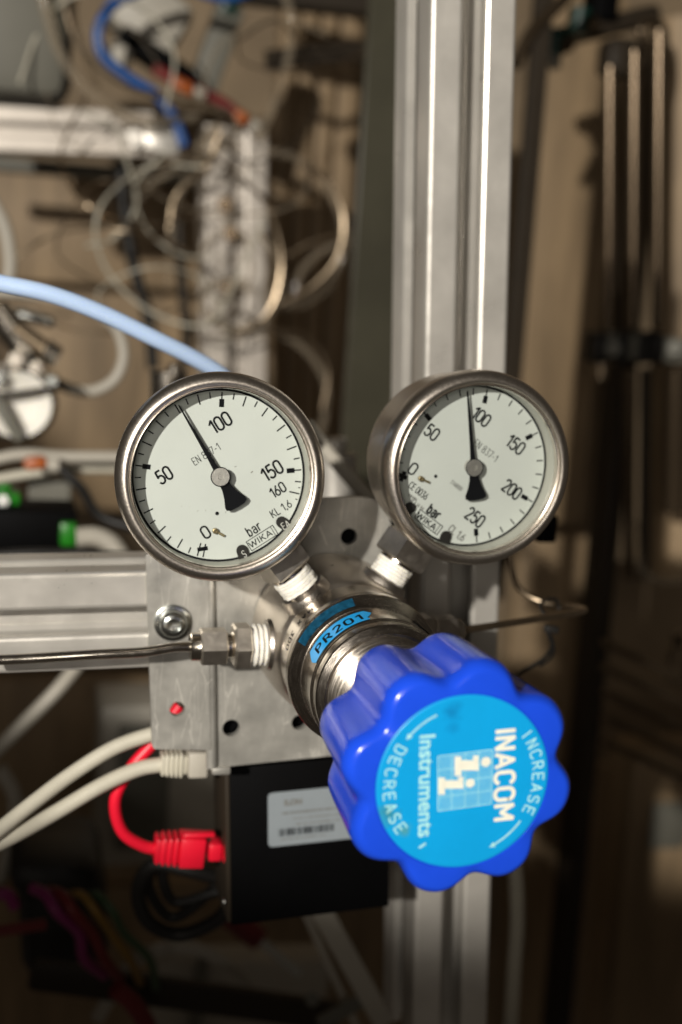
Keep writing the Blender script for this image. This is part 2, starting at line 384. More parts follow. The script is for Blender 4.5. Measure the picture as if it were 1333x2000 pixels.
def strokes(text, h, w=None, weight=0.11, gap=0.17):
    x = 0; lines = []
    for ch in text:
        if ch == ' ': x += 0.32; continue
        cw, ss = STROKES[ch]
        for s in ss: lines.append([(x+a, b) for a, b in s])
        x += cw+gap
    x -= gap; sx = (w/x) if w else h; half = weight*h/2
    split = []                       # sharp corners start a new stroke so that both legs keep their full width
    for s in lines:
        cur = [s[0]]
        for i in range(1, len(s)):
            cur.append(s[i])
            if i < len(s)-1:
                u = Vector((s[i][0]-s[i-1][0], s[i][1]-s[i-1][1])); v = Vector((s[i+1][0]-s[i][0], s[i+1][1]-s[i][1]))
                if u.length > 1e-6 and v.length > 1e-6 and u.normalized().dot(v.normalized()) < 0.25: split.append(cur); cur = [s[i]]
        split.append(cur)
    lines = split
    V, Fs, off = [], [], []
    for li, s in enumerate(lines):
        P = [Vector(((a-x/2)*sx, (b-0.5)*h)) for a, b in s]
        P = [p for i, p in enumerate(P) if i == 0 or (p-P[i-1]).length > 1e-4*h]
        n = len(P); b0 = len(V)
        for i in range(n):
            t0 = (P[i]-P[i-1]).normalized() if i else (P[1]-P[0]).normalized()
            t1 = (P[i+1]-P[i]).normalized() if i < n-1 else t0
            t = (t0+t1); t = t.normalized() if t.length > 1e-3 else t1
            m = Vector((-t.y, t.x)); k = min(1/max(0.35, abs(t.dot(t1))), 1.45)
            e = t*half*0.3*(-1 if i == 0 else (1 if i == n-1 else 0))
            for sg in (1, -1):
                q = P[i]+m*half*k*sg+e; V.append((q.x, q.y)); off.append(0.003*li)
        for i in range(n-1): Fs.append((b0+2*i, b0+2*i+1, b0+2*i+3, b0+2*i+2))
    return [(a, b, o) for (a, b), o in zip(V, off)], Fs
def lay(gl, x, z, ang, y):
    """lay glyphs on an XZ plane at (x, y, z), turned counter-clockwise by ang"""
    P, Fs = gl; c, s = math.cos(R(ang)), math.sin(R(ang))
    return [Vector((x+p[0]*c-p[1]*s, y-(p[2] if len(p) > 2 else 0), z+p[0]*s+p[1]*c)) for p in P], Fs
def quad2d(pts, y): return [Vector((p[0], y, p[1])) for p in pts], [tuple(range(len(pts)))]
def bar2d(x, z, w, h, ang, y):
    c, s = math.cos(R(ang)), math.sin(R(ang))
    return quad2d([(x+a*c-b*s, z+a*s+b*c) for a, b in ((-w/2, -h/2), (w/2, -h/2), (w/2, h/2), (-w/2, h/2))], y)
from mathutils import noise as mnoise
def ragged(VF, c, amt, freq=0.55):
    """uneven hand-wound surface: push vertices in and out of the axis through c"""
    V, Fs = VF
    return [v+(v-Vector(c)).normalized()*amt*mnoise.noise(v*freq) for v in V], Fs
# ---- slotted aluminium profile
def profile_bar(half, a, b, face_dir, hw=None):
    """slotted square bar from a to b; face_dir = outward normal of its front face. hw = half depth"""
    a = Vector(a); b = Vector(b); d = (b-a).normalized(); n = Vector(face_dir); n = (n-d*n.dot(d)).normalized(); s = d.cross(n)
    hd = hw or half
    k = half/20.0
    side = [(-19.45, -19.45), (-18.3, -20), (-6.9, -20), (-5.9, -19.65), (-5.2, -18.8), (-5.2, -15.6), (-10, -15.6), (-10, -12.2), (-5, -4.2), (5, -4.2),
            (10, -12.2), (10, -15.6), (5.2, -15.6), (5.2, -18.8), (5.9, -19.65), (6.9, -20), (18.3, -20)]
    pts = []
    for q in range(4):
        c, sn = round(math.cos(q*math.pi/2)), round(math.sin(q*math.pi/2))
        pts += [(x*c-y*sn, x*sn+y*c) for x, y in side]
    ring = lambda o: [o+s*(x*k)-n*(y*k*(hd/half)) for x, y in pts]
    # local y = -20 is the front face, so front = +n
    V = ring(a)+ring(b); N = len(pts)
    Fs = [(i, (i+1) % N, N+(i+1) % N, N+i) for i in range(N)]+[tuple(range(N)), tuple(range(N, 2*N))]
    return V, Fs

# ================================================================== setting
# (a stretch of back wall, far behind the rig)
wall_v, wall_f = block((250, 1415, 0), (2600, 20, 2200), 0)
o = make('back_wall', wall_v, wall_f, M['wall'], smooth=0); o['kind'] = 'structure'

# ================================================================== pressure gauges
def dashes(w, h, x, z, ang, y, seed=1):
    """a line of print too small to read: a row of short marks"""
    rn = random.Random(seed+int(w*10)); c, s = math.cos(R(ang)), math.sin(R(ang)); u = -w/2; out = []
    while u < w/2-0.3:
        l = min(rn.uniform(0.25, 0.7), w/2-u); hh = h*rn.uniform(0.6, 0.9)
        out.append(bar2d(x+(u+l/2)*c, z+(u+l/2)*s, l, hh, ang, y)); u += l+rn.choice((0.18, 0.25, 0.25, 0.7))
    return join(*out)
def gauge(centre, tilt, label, stem_ang, stem, dial_rot, span, ticks, marks, texts, tabs, pointer, dot, pin, extra=None):
    g = thing('pressure_gauge', label, 'gauge', centre, 'two pressure gauges on the regulator', rot=tilt)
    # case and bezel
    case = make('case', *lathe([(36, 0.01), (36, 25), (35, 29), (33, 30.6), (30, 31), (12, 31), (11.6, 31.6), (10.8, 31.6), (10.6, 31), (9.5, 31)]), M['steel'], g, local=True)
    bz = [(9.8, 31.2), (9.9, 32.9), (9.2, 33.4), (7, 33.5), (4.2, 33.5), (2.9, 33.3), (1.6, 32.7), (0.7, 31.9), (0.15, 31.0), (0, 30.2), (0.25, 29.6), (0.7, 29.35), (1.5, 29.25),
          (1.62, 28.9), (1.5, 28.62), (1.62, 28.36), (1.9, 28.3), (3.4, 28.3)]
    bezel = make('bezel', *lathe(bz, 128), M['steel'], g, local=True)
    make('inner_lip', *lathe([(1.6, 28.86), (1.28, 28.74), (1.22, 28.6), (1.32, 28.42), (1.7, 28.34), (3.2, 28.31)], 128), M['polished'], bezel, local=True)
    make('spacer_ring', *lathe([(3.5, 28.3), (9.9, 28.1)], 128), M['spacer'], g, local=True)
    make('glass', *join(disc(3.0, 28.25), disc(3.4, 28.25)), M['glass'], g, local=True)
    # dial and its print
    dial = make('dial', *join(disc(10.0, 28.1)), M['dial'], g, local=True)
    make('rim_line', *disc(9.94, 28.05, 128, 27.35), M['ink'], dial, local=True)
    T = []
    zero = -135.0+dial_rot    # clockwise from up
    for v, (r0, r1, w) in ticks:
        a = zero+270.0*v/span; ar = R(a); rm = (r0+r1)/2
        T.append(bar2d(rm*math.sin(ar), rm*math.cos(ar), w, r1-r0, -a, 9.93))
    make('scale_marks', *join(*T), M['ink'], dial, local=True, smooth=0)
    for v in marks:
        a = zero+270.0*v/span; ar = R(a); rm = 23.4
        make('main_mark', *bar2d(rm*math.sin(ar), rm*math.cos(ar), 1.6, 2.6, -a, 9.92), M['ink'], dial, local=True, smooth=0)
    for nm, s, x, z, h, w, bold, ang, mt in texts:
        make(nm, *(dashes(w, h, x, z, ang, 9.9) if s is None else lay(strokes(s, h, w, bold), x, z, ang, 9.9)), M[mt], dial, local=True, smooth=0)
    for k, (x, z, s) in enumerate(tabs):
        r = math.hypot(x, z); a = math.atan2(x, z); ux, uz = math.sin(a), math.cos(a); px, pz = uz, -ux
        pts = [(28.0*ux-1.9*px, 28.0*uz-1.9*pz), (28.0*ux+1.9*px, 28.0*uz+1.9*pz)]
        for q in range(9):
            t = math.pi*q/8; pts.append((ux*(25.6-1.9*math.sin(t))+px*1.9*math.cos(t), uz*(25.6-1.9*math.sin(t))+pz*1.9*math.cos(t)))
        n = len(pts); V = [Vector((p[0], 9.0, p[1])) for p in pts]+[Vector((p[0], 9.9, p[1])) for p in pts]
        tb = make('tab', V, [tuple(range(n))]+[(i, (i+1) % n, n+(i+1) % n, n+i) for i in range(n)], M['blackrub'], dial, local=True, smooth=0)
        if s: 
            P, Fs = lay(strokes(s, 2.3, None, 0.1), x+0.3, z-0.2, -dial_rot*0.95, 8.93)
            make('tab_letter', P, Fs, M['inkwhite'], dial, local=True, smooth=0)
    make('dot', *disc(9.9, 0.62, 24), M['ink'], dial, local=True, smooth=0).location = Vector((dot[0], 0, dot[1]))*MM
    pr = math.cos(R(pin[2])), math.sin(R(pin[2]))
    make('stop_pin', *join(rod((pin[0], 9.4, pin[1]), (pin[0]+3.4*pr[0], 9.2, pin[1]+3.4*pr[1]), 0.42, 10), lathe([(9.9, 0.95), (8.7, 0.95), (8.6, 0.8), (8.6, 0.45), (9.5, 0.4)], 20, (pin[0], 0, pin[1]))),
         M['brass'], dial, local=True)
    if extra: extra(dial)
    # pointer
    a = R(pointer); ux, uz = math.sin(a), math.cos(a); px, pz = uz, -ux
    def pl(l): return [(ux*s+px*t, uz*s+pz*t) for s, t in l]
    outl = [(26.4, 0.10), (25.8, 0.22), (8, 0.62), (3.2, 0.85), (0.5, 1.6), (-1.8, 1.5), (-4.4, 1.75), (-7, 2.5), (-9.6, 3.7), (-10.7, 3.7), (-11.3, 2.6), (-11.5, 0)]
    outl = outl+[(s, -t) for s, t in reversed(outl[:-1])]
    pts = pl(outl); n = len(pts)
    V = [Vector((p[0], 6.9, p[1])) for p in pts]+[Vector((p[0], 7.3, p[1])) for p in pts]
    pt = make('pointer', V, [tuple(range(n)), tuple(range(n, 2*n))]+[(i, (i+1) % n, n+(i+1) % n, n+i) for i in range(n)], M['ink'], g, local=True, smooth=0)
    make('hub', *lathe([(10, 2.4), (7.2, 2.4), (6.7, 3.0), (6.15, 3.05), (5.95, 2.85), (5.95, 0.9), (6.15, 0.75), (6.15, 0.01)], 48), M['hub'], pt, local=True)
    make('hub_ring', *lathe([(6.4, 3.06), (5.98, 3.2), (5.92, 3.0), (6.0, 2.9)], 48), M['ink'], pt, local=True)
    # stem, wrench flats, sealing tape
    sa = R(stem_ang); d = Vector((math.sin(sa), 0, -math.cos(sa))); base = Vector((0, 19, 0))
    st = make('stem', *turned(base, d, [(27, 6.6), (stem[0], 6.6), (stem[0]+0.6, 5.6), (stem[1]-1, 5.6), (stem[3]+2.5, 5.4)], 40), M['steel'], g, local=True)
    make('wrench_flats', *turned(base, d, [(stem[0]+0.6, 7.6), (stem[0]+1.2, 9.4), (stem[1]-0.8, 9.6), (stem[1]-0.1, 8.8)], 4, 0.32), M['brushed'], st, local=True)
    make('collar', *turned(base, d, [(stem[1]-0.1, 6.0), (stem[1]+0.1, 6.5), (stem[1]+0.9, 6.5), (stem[1]+1.1, 6.0)], 40), M['polished'], st, local=True)
    tp = [(stem[2], 6.1)]
    s = stem[2]; k = 0
    while s < stem[3]:
        tp += [(s+0.1, 6.75+0.12*(k % 2)), (s+1.0, 6.8+0.1*((k+1) % 2)), (s+1.15, 6.45)]; s += 1.25; k += 1
    tp += [(s+0.2, 5.5)]
    make('sealing_tape', *ragged(turned(base, d, tp, 56), base+d*46, 0.4), M['tape'], g, local=True)
    return g

def lx(px, py): return (px-656)/17.2, -(py-662)/17.2
def rx(px, py): return (px-692)/14.9, -(py-618)/16.0
tl = []
for v in range(0, 161, 5):
    if v in (0,): tl.append((v-1.2, (22.6, 27.0, 0.42))); tl.append((v+1.2, (22.6, 27.0, 0.42)))
    elif v % 50 == 0: tl.append((v, (22.2, 26.95, 0.45)))
    elif v == 160: tl.append((v, (23.6, 27.0, 0.45)))
    elif v % 10 == 0: tl.append((v, (23.6, 26.95, 0.45)))
    else: tl.append((v, (24.9, 26.95, 0.42)))
for v in (157.5, 162.5): tl.append((v, (26.2, 27.0, 0.3)))
A = 34.0
def left_extra(dial):
    x, z = lx(912, 1006); c, s = math.cos(R(A)), math.sin(R(A)); B = []
    for (dx, dz, w, h) in ((0, 1.75, 10.4, 0.26), (0, -1.75, 10.4, 0.26), (-5.1, 0, 0.26, 3.5), (5.1, 0, 0.26, 3.5), (4.2, 0, 0.22, 3.2)):
        B.append(bar2d(x+dx*c-dz*s, z+dx*s+dz*c, w, h, A, 9.92))
    make('name_frame', *join(*B), M['ink'], dial, local=True, smooth=0)
    a0 = R(-135-A); r = 24.4
    make('zero_mark', *bar2d(r*math.sin(a0)+0.2, r*math.cos(a0), 3.4, 1.3, A-24, 9.91), M['ink'], dial, local=True, smooth=0)
    for k, (px, py, q) in enumerate(((745, 608, 0.7), (838, 636, 0.9), (545, 862, 0.5), (588, 858, 0.45), (700, 865, 0.5), (455, 838, 0.35), (496, 840, 0.3), (620, 852, 0.3))):
        xx, zz = lx(px, py)
        make('grime_speck', *bar2d(xx, zz, q, q*0.35, 20+k*17, 9.93), M['grime'], dial, local=True, smooth=0)
tex_l = [('numeral', '100', *lx(650, 368), 4.4, 6.9, 0.15, A, 'ink'), ('numeral', '50', *lx(352, 668), 4.3, 4.6, 0.15, A, 'ink'),
         ('numeral', '150', *lx(950, 625), 4.4, 6.7, 0.15, A, 'ink'), ('numeral', '160', *lx(988, 732), 3.3, 5.0, 0.15, A, 'ink'),
         ('numeral', '0', *lx(592, 980), 4.0, 2.2, 0.15, A, 'ink'), ('standard_text', 'EN 837-1', *lx(578, 545), 2.4, 9.8, 0.085, A, 'ink'),
         ('unit_text', 'bar', *lx(860, 955), 3.3, 4.7, 0.13, A, 'ink'), ('class_text', 'KL 1,6', *lx(1010, 838), 2.5, 7.4, 0.13, A, 'ink'),
         ('name_text', 'WIKA', *lx(902, 1011), 2.0, 8.2, 0.17, A, 'ink')]
gauge((-49.4, 101, 62.2), (R(-3.2), 0, R(-2.4)), 'left pressure gauge, dial to 160 bar with its needle near 80', 38.4, (33.0, 41.5, 42.6, 48.6), -A, 160.0, tl, (50, 100, 150),
      tex_l, ((22.0, -15.2, 'EA'), (8.7, -25.0, 'S')), -32.2, lx(653, 873), (*lx(645, 970), -28), left_extra)
tr = []
for v in range(0, 251, 10):
    if v == 0: continue
    if v % 50 == 0: tr.append((v, (22.2, 27.0, 0.45)))
    else: tr.append((v, (24.5, 26.9, 0.45)))
B_ = -34.0
def right_extra(dial):
    x, z = rx(486, 934); c, s = math.cos(R(B_)), math.sin(R(B_)); L_ = []
    for (dx, dz, w, h) in ((0, 1.75, 10.6, 0.3), (0, -1.75, 10.6, 0.3), (-5.2, 0, 0.3, 3.5), (5.2, 0, 0.3, 3.5), (4.1, 0, 0.26, 3.2)):
        L_.append(bar2d(x+dx*c-dz*s, z+dx*s+dz*c, w, h, B_, 9.92))
    make('name_frame', *join(*L_), M['ink'], dial, local=True, smooth=0)
    a0 = R(-135+35.5); r = 24.6
    make('zero_mark', *join(bar2d(r*math.sin(a0), r*math.cos(a0), 1.5, 3.6, -20, 9.91), bar2d(r*math.sin(a0), r*math.cos(a0), 3.4, 1.5, -20, 9.905)), M['ink'], dial, local=True, smooth=0)
tex_r = [('numeral', '0', *rx(383, 640), 4.0, 2.3, 0.15, B_, 'ink'), ('numeral', '50', *rx(470, 437), 4.2, 4.6, 0.15, B_, 'ink'),
         ('numeral', '100', *rx(730, 343), 4.3, 6.4, 0.15, B_, 'ink'), ('numeral', '150', *rx(930, 490), 4.4, 6.6, 0.15, B_, 'ink'),
         ('numeral', '200', *rx(930, 742), 4.4, 6.8, 0.15, B_, 'ink'), ('numeral', '250', *rx(738, 903), 4.4, 6.8, 0.15, B_, 'ink'),
         ('standard_text', 'EN 837-1', *rx(768, 528), 2.5, 10.2, 0.085, B_, 'ink'), ('unit_text', 'bar', *rx(512, 876), 3.4, 4.8, 0.2, B_, 'ink'),
         ('class_text', 'CL 1,6', *rx(645, 992), 2.6, 6.6, 0.16, B_, 'greyink'), ('name_text', 'WIKA', *rx(474, 928), 2.1, 8.2, 0.2, B_, 'ink'),
         ('approval_text', 'CE 0036', *rx(420, 760), 2.3, 7.8, 0.13, B_, 'ink'), ('serial_text', '3768000', *rx(622, 726), 1.4, 5.0, 0.13, B_, 'greyink'),
         ('small_print', None, *rx(395, 800), 1.3, 4.0, 0.13, B_, 'greyink'), ('small_print', None, *rx(420, 838), 1.3, 5.6, 0.13, B_, 'greyink')]
gauge((39.4, 108, 66.1), (R(-0.6), 0, R(0.4)), 'right pressure gauge, dial to 250 bar with needle just below 100', -30.8, (31.0, 41.0, 42.0, 47.6), 35.5, 250.0, tr, (50, 100, 150, 200, 250),
      tex_r, ((-22.3, -15.6, ''), (-7.6, -25.6, '')), -9.3, rx(507, 678), (*rx(425, 692), -22), right_extra)

# ================================================================== regulator
reg = thing('pressure_regulator', 'stainless pressure regulator with large blue lobed hand knob', 'regulator', (0, 150, -28))
body = make('body', *lathe([(149.8, 0.01), (149.8, 26), (148.5, 28.4), (136, 28.3), (129, 27.8), (123, 26.9), (118, 25.8), (114.8, 24.7), (114.4, 24.2), (100.2, 24.4), (100, 23.5), (98, 23.5)], 128), M['forged'], reg)
make('barrel', *lathe([(114.2, 24.55), (113.6, 24.75), (100.6, 24.75), (100.0, 24.2), (99.6, 23.5)], 128), M['turned'], body, smooth=16)
ring = make('bonnet_ring', *lathe([(100, 23), (99.6, 25.7), (99.0, 26.15), (96.0, 26.15), (95.4, 25.95), (92.0, 23.5), (91.6, 23.2), (91.2, 22.9), (90.9, 22.0)], 128), M['knurl'], reg, smooth=16)
bon = make('bonnet', *lathe([(92, 22.2), (91.3, 22.75), (91.0, 22.8), (78.0, 22.8), (77.6, 22.5), (77.2, 22.5), (76.8, 22.2), (74.8, 22.2)], 128), M['turned'], reg, smooth=16)
make('lock_nut', *lathe([(75.2, 21.0), (75.0, 22.0), (74.6, 22.25), (72.8, 22.25), (72.2, 21.9), (71.0, 20.4), (70.6, 19.9), (70.5, 19.2), (70.4, 18.0)], 128), M['knurl'], reg, smooth=16)
th = [(72, 18.0)]
y = 71.0
while y > 38.5:
    th += [(y, 18.0), (y-0.45, 19.0), (y-0.8, 19.0), (y-1.25, 18.0)]; y -= 1.6
th += [(38, 17)]
make('threaded_neck', *lathe(th, 96), M['turned'], reg)
# key slots on the bonnet's right side
for a in (38, 96):
    ar = R(a); c = Vector((22.4*math.sin(ar), 84, 22.4*math.cos(ar)))
    make('key_slot', *block(c, (4.2, 8.5, 1.6), 0.5, ry(a)), M['black'], bon)
# lettering stamped on the barrel and the tape label with its painted reflection, wrapped round the axis
def wrap(P, Fs, r, ang0, y0):
    """P in mm (x along the circumference, y towards the rear)"""
    out = []
    for p_ in P:
        x, yy = p_[0], p_[1]
        rr = r(y0+yy) if callable(r) else r
        rr += p_[2] if len(p_) > 2 else 0
        a = R(ang0)+x/22.8
        out.append(Vector((rr*math.sin(a), y0+yy, rr*math.cos(a))))
    return out, Fs
def grid2d(w, h, nx, ny, warp=None):
    P = [((-w/2+w*i/nx), (-h/2+h*j/ny)) for j in range(ny+1) for i in range(nx+1)]
    if warp: P = [warp(*p) for p in P]
    return P, [(j*(nx+1)+i, j*(nx+1)+i+1, (j+1)*(nx+1)+i+1, (j+1)*(nx+1)+i) for j in range(ny) for i in range(nx)]
def chev(x, yy):      # the torn, pointed ends of the label
    w = 23.4
    return (x+(1.5-abs(yy-1.5)*0.55 if x > w/2-0.01 else 0)-(0.9-abs(yy+1)*0.3 if x < -w/2+0.01 else 0), yy)
lab = make('name_label', *wrap(*grid2d(23.4, 9.6, 36, 6, chev), 22.95, -39.5, 83.2), M['label'], reg)
P, Fs = strokes('PR201', 4.9, 17.8, 0.17, 0.30)
make('label_text', *wrap(P, Fs, 23.03, -39.0, 82.6), M['ink'], lab, smooth=0)
cone = lambda yv: 23.5+(yv-92.0)*(25.95-23.5)/3.4+0.07
make('label_reflection', *wrap(*grid2d(20.5, 2.7, 36, 3), cone, -40.0, 93.7), M['reflabel'], reg)  # reflection of the name label painted on the ring's chamfer
for s_, a_ in (('MAX', -50.0), ('300', -72.0)):
    P, Fs = strokes(s_, 2.7, 6.6 if s_ == 'MAX' else 5.8, 0.13, 0.3)
    P = [(-p_[0], -p_[1], p_[2]) for p_ in P]
    make('stamped_text', *wrap(P, Fs, 24.82, a_, 107.0), M['ink'], body, smooth=0)
# boss round the left and right ports
make('port_boss', *turned((-22, 128, 0.2), (-1, 0, 0), [(0, 9.4), (4.0, 9.2), (5.2, 8.6), (5.6, 7)], 40), M['forged'], body)
make('port_boss', *turned((22, 138, 1.0), (1, 0, 0), [(0, 10.5), (4.0, 10.2), (5.2, 9.4), (5.6, 7)], 40), M['forged'], body)
for a in (-38.4, 30.8):
    d = Vector((math.sin(R(a)), 0, math.cos(R(a))))
    make('port_boss', *turned(Vector((0, 120 if a < 0 else 127, 0))+d*24, d, [(0, 9.0), (3.0, 8.6), (4.2, 8.0), (4.5, 6.5)], 40), M['forged'], body)
# ---- knob: eight lobes
KR, PH = 32.5, R(11.0)
def lobe(a, yv=0):
    c = math.cos(8*(a-PH)); return (KR-1.7*min(1, max(0, (yv-4)/32)))*(0.934+0.072*c-0.011*math.cos(16*(a-PH)))
rows = [(36.0, 6.0, 0), (37.2, 3.0, 0), (36.8, 1.2, 0), (35.6, 0.35, 0), (34, 0.1, 0), (28, 0.0, 0), (20, 0.0, 0), (12, 0, 0), (7, 0, 0)]
for k in range(1, 10):
    t = k/9*math.pi/2; rows.append((5.5-5.1*math.sin(t), 3.2*(1-math.cos(t)), 0))
V, Fs = [], []; seg = 192
for yv, ins, _ in rows:
    for k in range(seg):
        a = 2*math.pi*k/seg; r = lobe(a, yv)-ins
        V.append(Vector((r*math.sin(a), yv, r*math.cos(a))))
for yv, r, bl in ((0.15, 24.1, 0.15), (0.1, 23.75, 0.0), (0.45, 23.55, 0), (0.5, 22.0, 0)):
    for k in range(seg):
        a = 2*math.pi*k/seg; rr = r*(1-bl)+bl*(lobe(a)-3.4); V.append(Vector((rr*math.sin(a), yv, rr*math.cos(a))))
nr = len(V)//seg
for i in range(nr-1):
    for k in range(seg):
        k2 = (k+1) % seg; Fs.append((i*seg+k, i*seg+k2, (i+1)*seg+k2, (i+1)*seg+k))
Fs.append(tuple(range((nr-1)*seg, nr*seg)))
knob = make('hand_knob', V, Fs, M['knob'], reg, smooth=50)
# sticker, slightly domed, built round its own centre so its wear stays put
SV, SF = lathe([(0.45, 23.45), (0.12, 23.4), (0.0, 23.2), (-0.02, 22.6), (-0.05, 0.02)], 96)
stk = make('sticker', SV, SF, M['sticker'], knob)
stk.data.transform(Matrix.Translation(origin_of(reg))); stk.location = -origin_of(reg)
def c4(px, py): 
    p = at(600+px/2.4236, 1200+py/2.4236, 0); return p.x, p.z
def along(text, p0, p1, h, bold, m, nm='print'):
    a = Vector(c4(*p0)); b = Vector(c4(*p1)); d = b-a; c = (a+b)/2
    make(nm, *lay(strokes(text, h, d.length, bold, 0.2) if text.isupper() else glyphs(text, h, d.length, bold), c.x, c.y, math.degrees(math.atan2(d.y, d.x)), -0.09), M[m], stk, smooth=0)
along('INACOM', (940, 546), (931, 970), 5.2, 0.205, 'knobprint')
along('Instruments', (570, 570), (562, 1052), 4.3, 0.02, 'arcprint')
# grid emblem with two small letters i
def P4(l, y=-0.09): return [Vector((*c4(*p), 0)) for p in l]
q = [Vector(c4(*p)) for p in ((620, 672), (878, 640), (872, 895), (620, 930))]
def gp(u, v): return q[0]*(1-u)*(1-v)+q[1]*u*(1-v)+q[2]*u*v+q[3]*(1-u)*v
G = []
def line2d(a, b, w, yv=-0.085):
    d = (b-a).normalized(); n = Vector((-d.y, d.x))*w/2
    return quad2d([tuple(a-n), tuple(b-n), tuple(b+n), tuple(a+n)], yv)
for k in range(17):
    w = 0.27 if k % 4 == 0 else 0.13; t = k/16
    G.append(line2d(gp(t, 0), gp(t, 1), w)); G.append(line2d(gp(0, t), gp(1, t), w, -0.088))
make('emblem_grid', *join(*G), M['arcprint'], stk, smooth=0)
def rect4(x0, y0, x1, y1): 
    u = lambda x: (x-620)/255.0
    sh = lambda x: -32*(x-620)/258.0
    return quad2d([c4(x0, y0), c4(x1, y0), c4(x1, y1), c4(x0, y1)], -0.1)
def dot4(x, y, r):
    c = Vector(c4(x, y)); rr = r/2.4236/7.5
    return quad2d([(c.x+rr*math.cos(2*math.pi*k/24), c.y+rr*math.sin(2*math.pi*k/24)) for k in range(24)], -0.1)
I_ = [rect4(698, 672, 730, 764), rect4(729, 690, 812, 738), rect4(786, 668, 812, 691), dot4(846, 697, 24),
      rect4(622, 772, 652, 852), rect4(651, 785, 740, 824), rect4(714, 768, 740, 786), dot4(772, 798, 22)]
make('emblem_letters', *join(*I_), M['knobprint'], stk, smooth=0)
def arc_text(text, p0, p1, h, w, inward, m):
    a0 = math.atan2(*c4(*p0)); a1 = math.atan2(*c4(*p1)); r = (math.hypot(*c4(*p0))+math.hypot(*c4(*p1)))/2
    if inward:
        if a0 < 0: a0 += 2*math.pi
        if a1 < 0: a1 += 2*math.pi
    parts = []
    for i, ch in enumerate(text):
        a = a0+(a1-a0)*i/(len(text)-1); ang = -math.degrees(a)+(180 if inward else 0)
        parts.append(lay(strokes(ch, h, w if ch != 'I' else w*0.25, 0.145), r*math.sin(a), r*math.cos(a), ang, -0.09))
    make('arc_print', *join(*parts), M[m], stk, smooth=0)
arc_text('INCREASE', (1047, 562), (1043, 922), 3.0, 1.95, False, 'arcprint')
arc_text('DECREASE', (443, 642), (440, 1012), 3.0, 1.95, True, 'arcprint')
def arc_line(p0, p1, w, nm):
    a0 = math.atan2(*c4(*p0)); a1 = math.atan2(*c4(*p1)); r = (math.hypot(*c4(*p0))+math.hypot(*c4(*p1)))/2; L_ = []
    if abs(a1-a0) > math.pi: a1 += 2*math.pi*(1 if a1 < a0 else -1)
    for k in range(14):
        u = a0+(a1-a0)*k/14; v = a0+(a1-a0)*(k+1)/14
        L_.append(line2d(Vector((r*math.sin(u), r*math.cos(u))), Vector((r*math.sin(v), r*math.cos(v))), w, -0.09))
    e = Vector((r*math.sin(a1), r*math.cos(a1))); t = Vector((math.cos(a1), -math.sin(a1)))*(1 if a1 > a0 else -1); n = Vector((-t.y, t.x))
    L_.append(quad2d([tuple(e+t*1.6), tuple(e+n*0.8), tuple(e-n*0.8)], -0.09))
    make(nm, *join(*L_), M['arcprint'], stk, smooth=0)
arc_line((615, 475), (490, 572), 0.45, 'arrow'); arc_line((1012, 978), (885, 1085), 0.5, 'arrow')
make('arrow_tip', *line2d(Vector(c4(530, 1105)), Vector(c4(562, 1083)), 0.6, -0.09), M['arcprint'], stk, smooth=0)

# ================================================================== mounting bracket, rail, post
def xz(px, py, Y): p = at(px, py, Y); return (p.x, p.z)
brk = thing('mounting_bracket', 'scratched sheet aluminium mounting bracket behind the regulator', 'bracket', at(500, 1500, 150))
def hole(px, py, rpx, Y):
    p = at(px, py, Y); q_ = at(px+rpx, py, Y); return (p.x, p.z, abs(q_.x-p.x))
ol = rounded([xz(285, 1083, 147), xz(407, 1083, 147), xz(412, 1465, 147), xz(298, 1463, 147)], [1, 0.6, 1, 1.5])
make('side_strip', *sheet(ol, [hole(347, 1385, 15, 147), hole(335, 1216, 14, 147)], 147, 3.0), M['plate'], brk, smooth=30)
ol = rounded([xz(413, 985, 150), xz(715, 970, 150), xz(752, 985, 150), xz(775, 1060, 150), xz(792, 1470, 150), xz(640, 1477, 150), xz(416, 1500, 150)], [1, 5, 7, 4, 1, 0, 2])
make('face_plate', *sheet(ol, [hole(682, 1048, 16, 150), hole(452, 1422, 17, 150), hole(585, 1411, 15, 150)], 150, 3.0), M['plate'], brk, smooth=30)
f0, f1 = at(410.5, 1083, 147), at(416, 1503, 147)
make('fold', *rod(f0+Vector((0, 2.6, 0)), f1+Vector((0, 2.6, 0)), 2.1, 20), M['plate'], brk)
f0, f1 = at(768, 1030, 151.5), at(795, 1470, 151.5)
make('return_flange', *sweep([f0+Vector((0, 2, 0)), f1+Vector((0, 2, 0))], 3.4, 20), M['plate'], brk)
make('burr', *block(at(432, 1504, 150), (7, 3, 3), 0.8), M['plate'], brk)
bl = thing('socket_bolt', 'zinc socket head bolt with washer holding the bracket to the rail', 'bolt', at(335, 1216, 147))
b0 = at(337, 1215, 147)
make('washer', *lathe([(-0.02, 6.6), (-1.2, 6.6), (-1.4, 6.2), (-1.4, 3.0)], 48, b0), M['zinc'], bl)
make('head', *lathe([(-1.4, 4.9), (-2.6, 5.1), (-4.2, 4.6), (-5.0, 3.7), (-5.2, 2.6), (-3.0, 2.3), (-2.6, 0.01)], 48, b0), M['zinc'], bl)
make('socket', *turned(b0+Vector((0, -5.24, 0)), (0, 1, 0), [(0, 2.7), (0.05, 2.5), (2.4, 2.4), (2.5, 1.0)], 6), M['knurl'], bl)

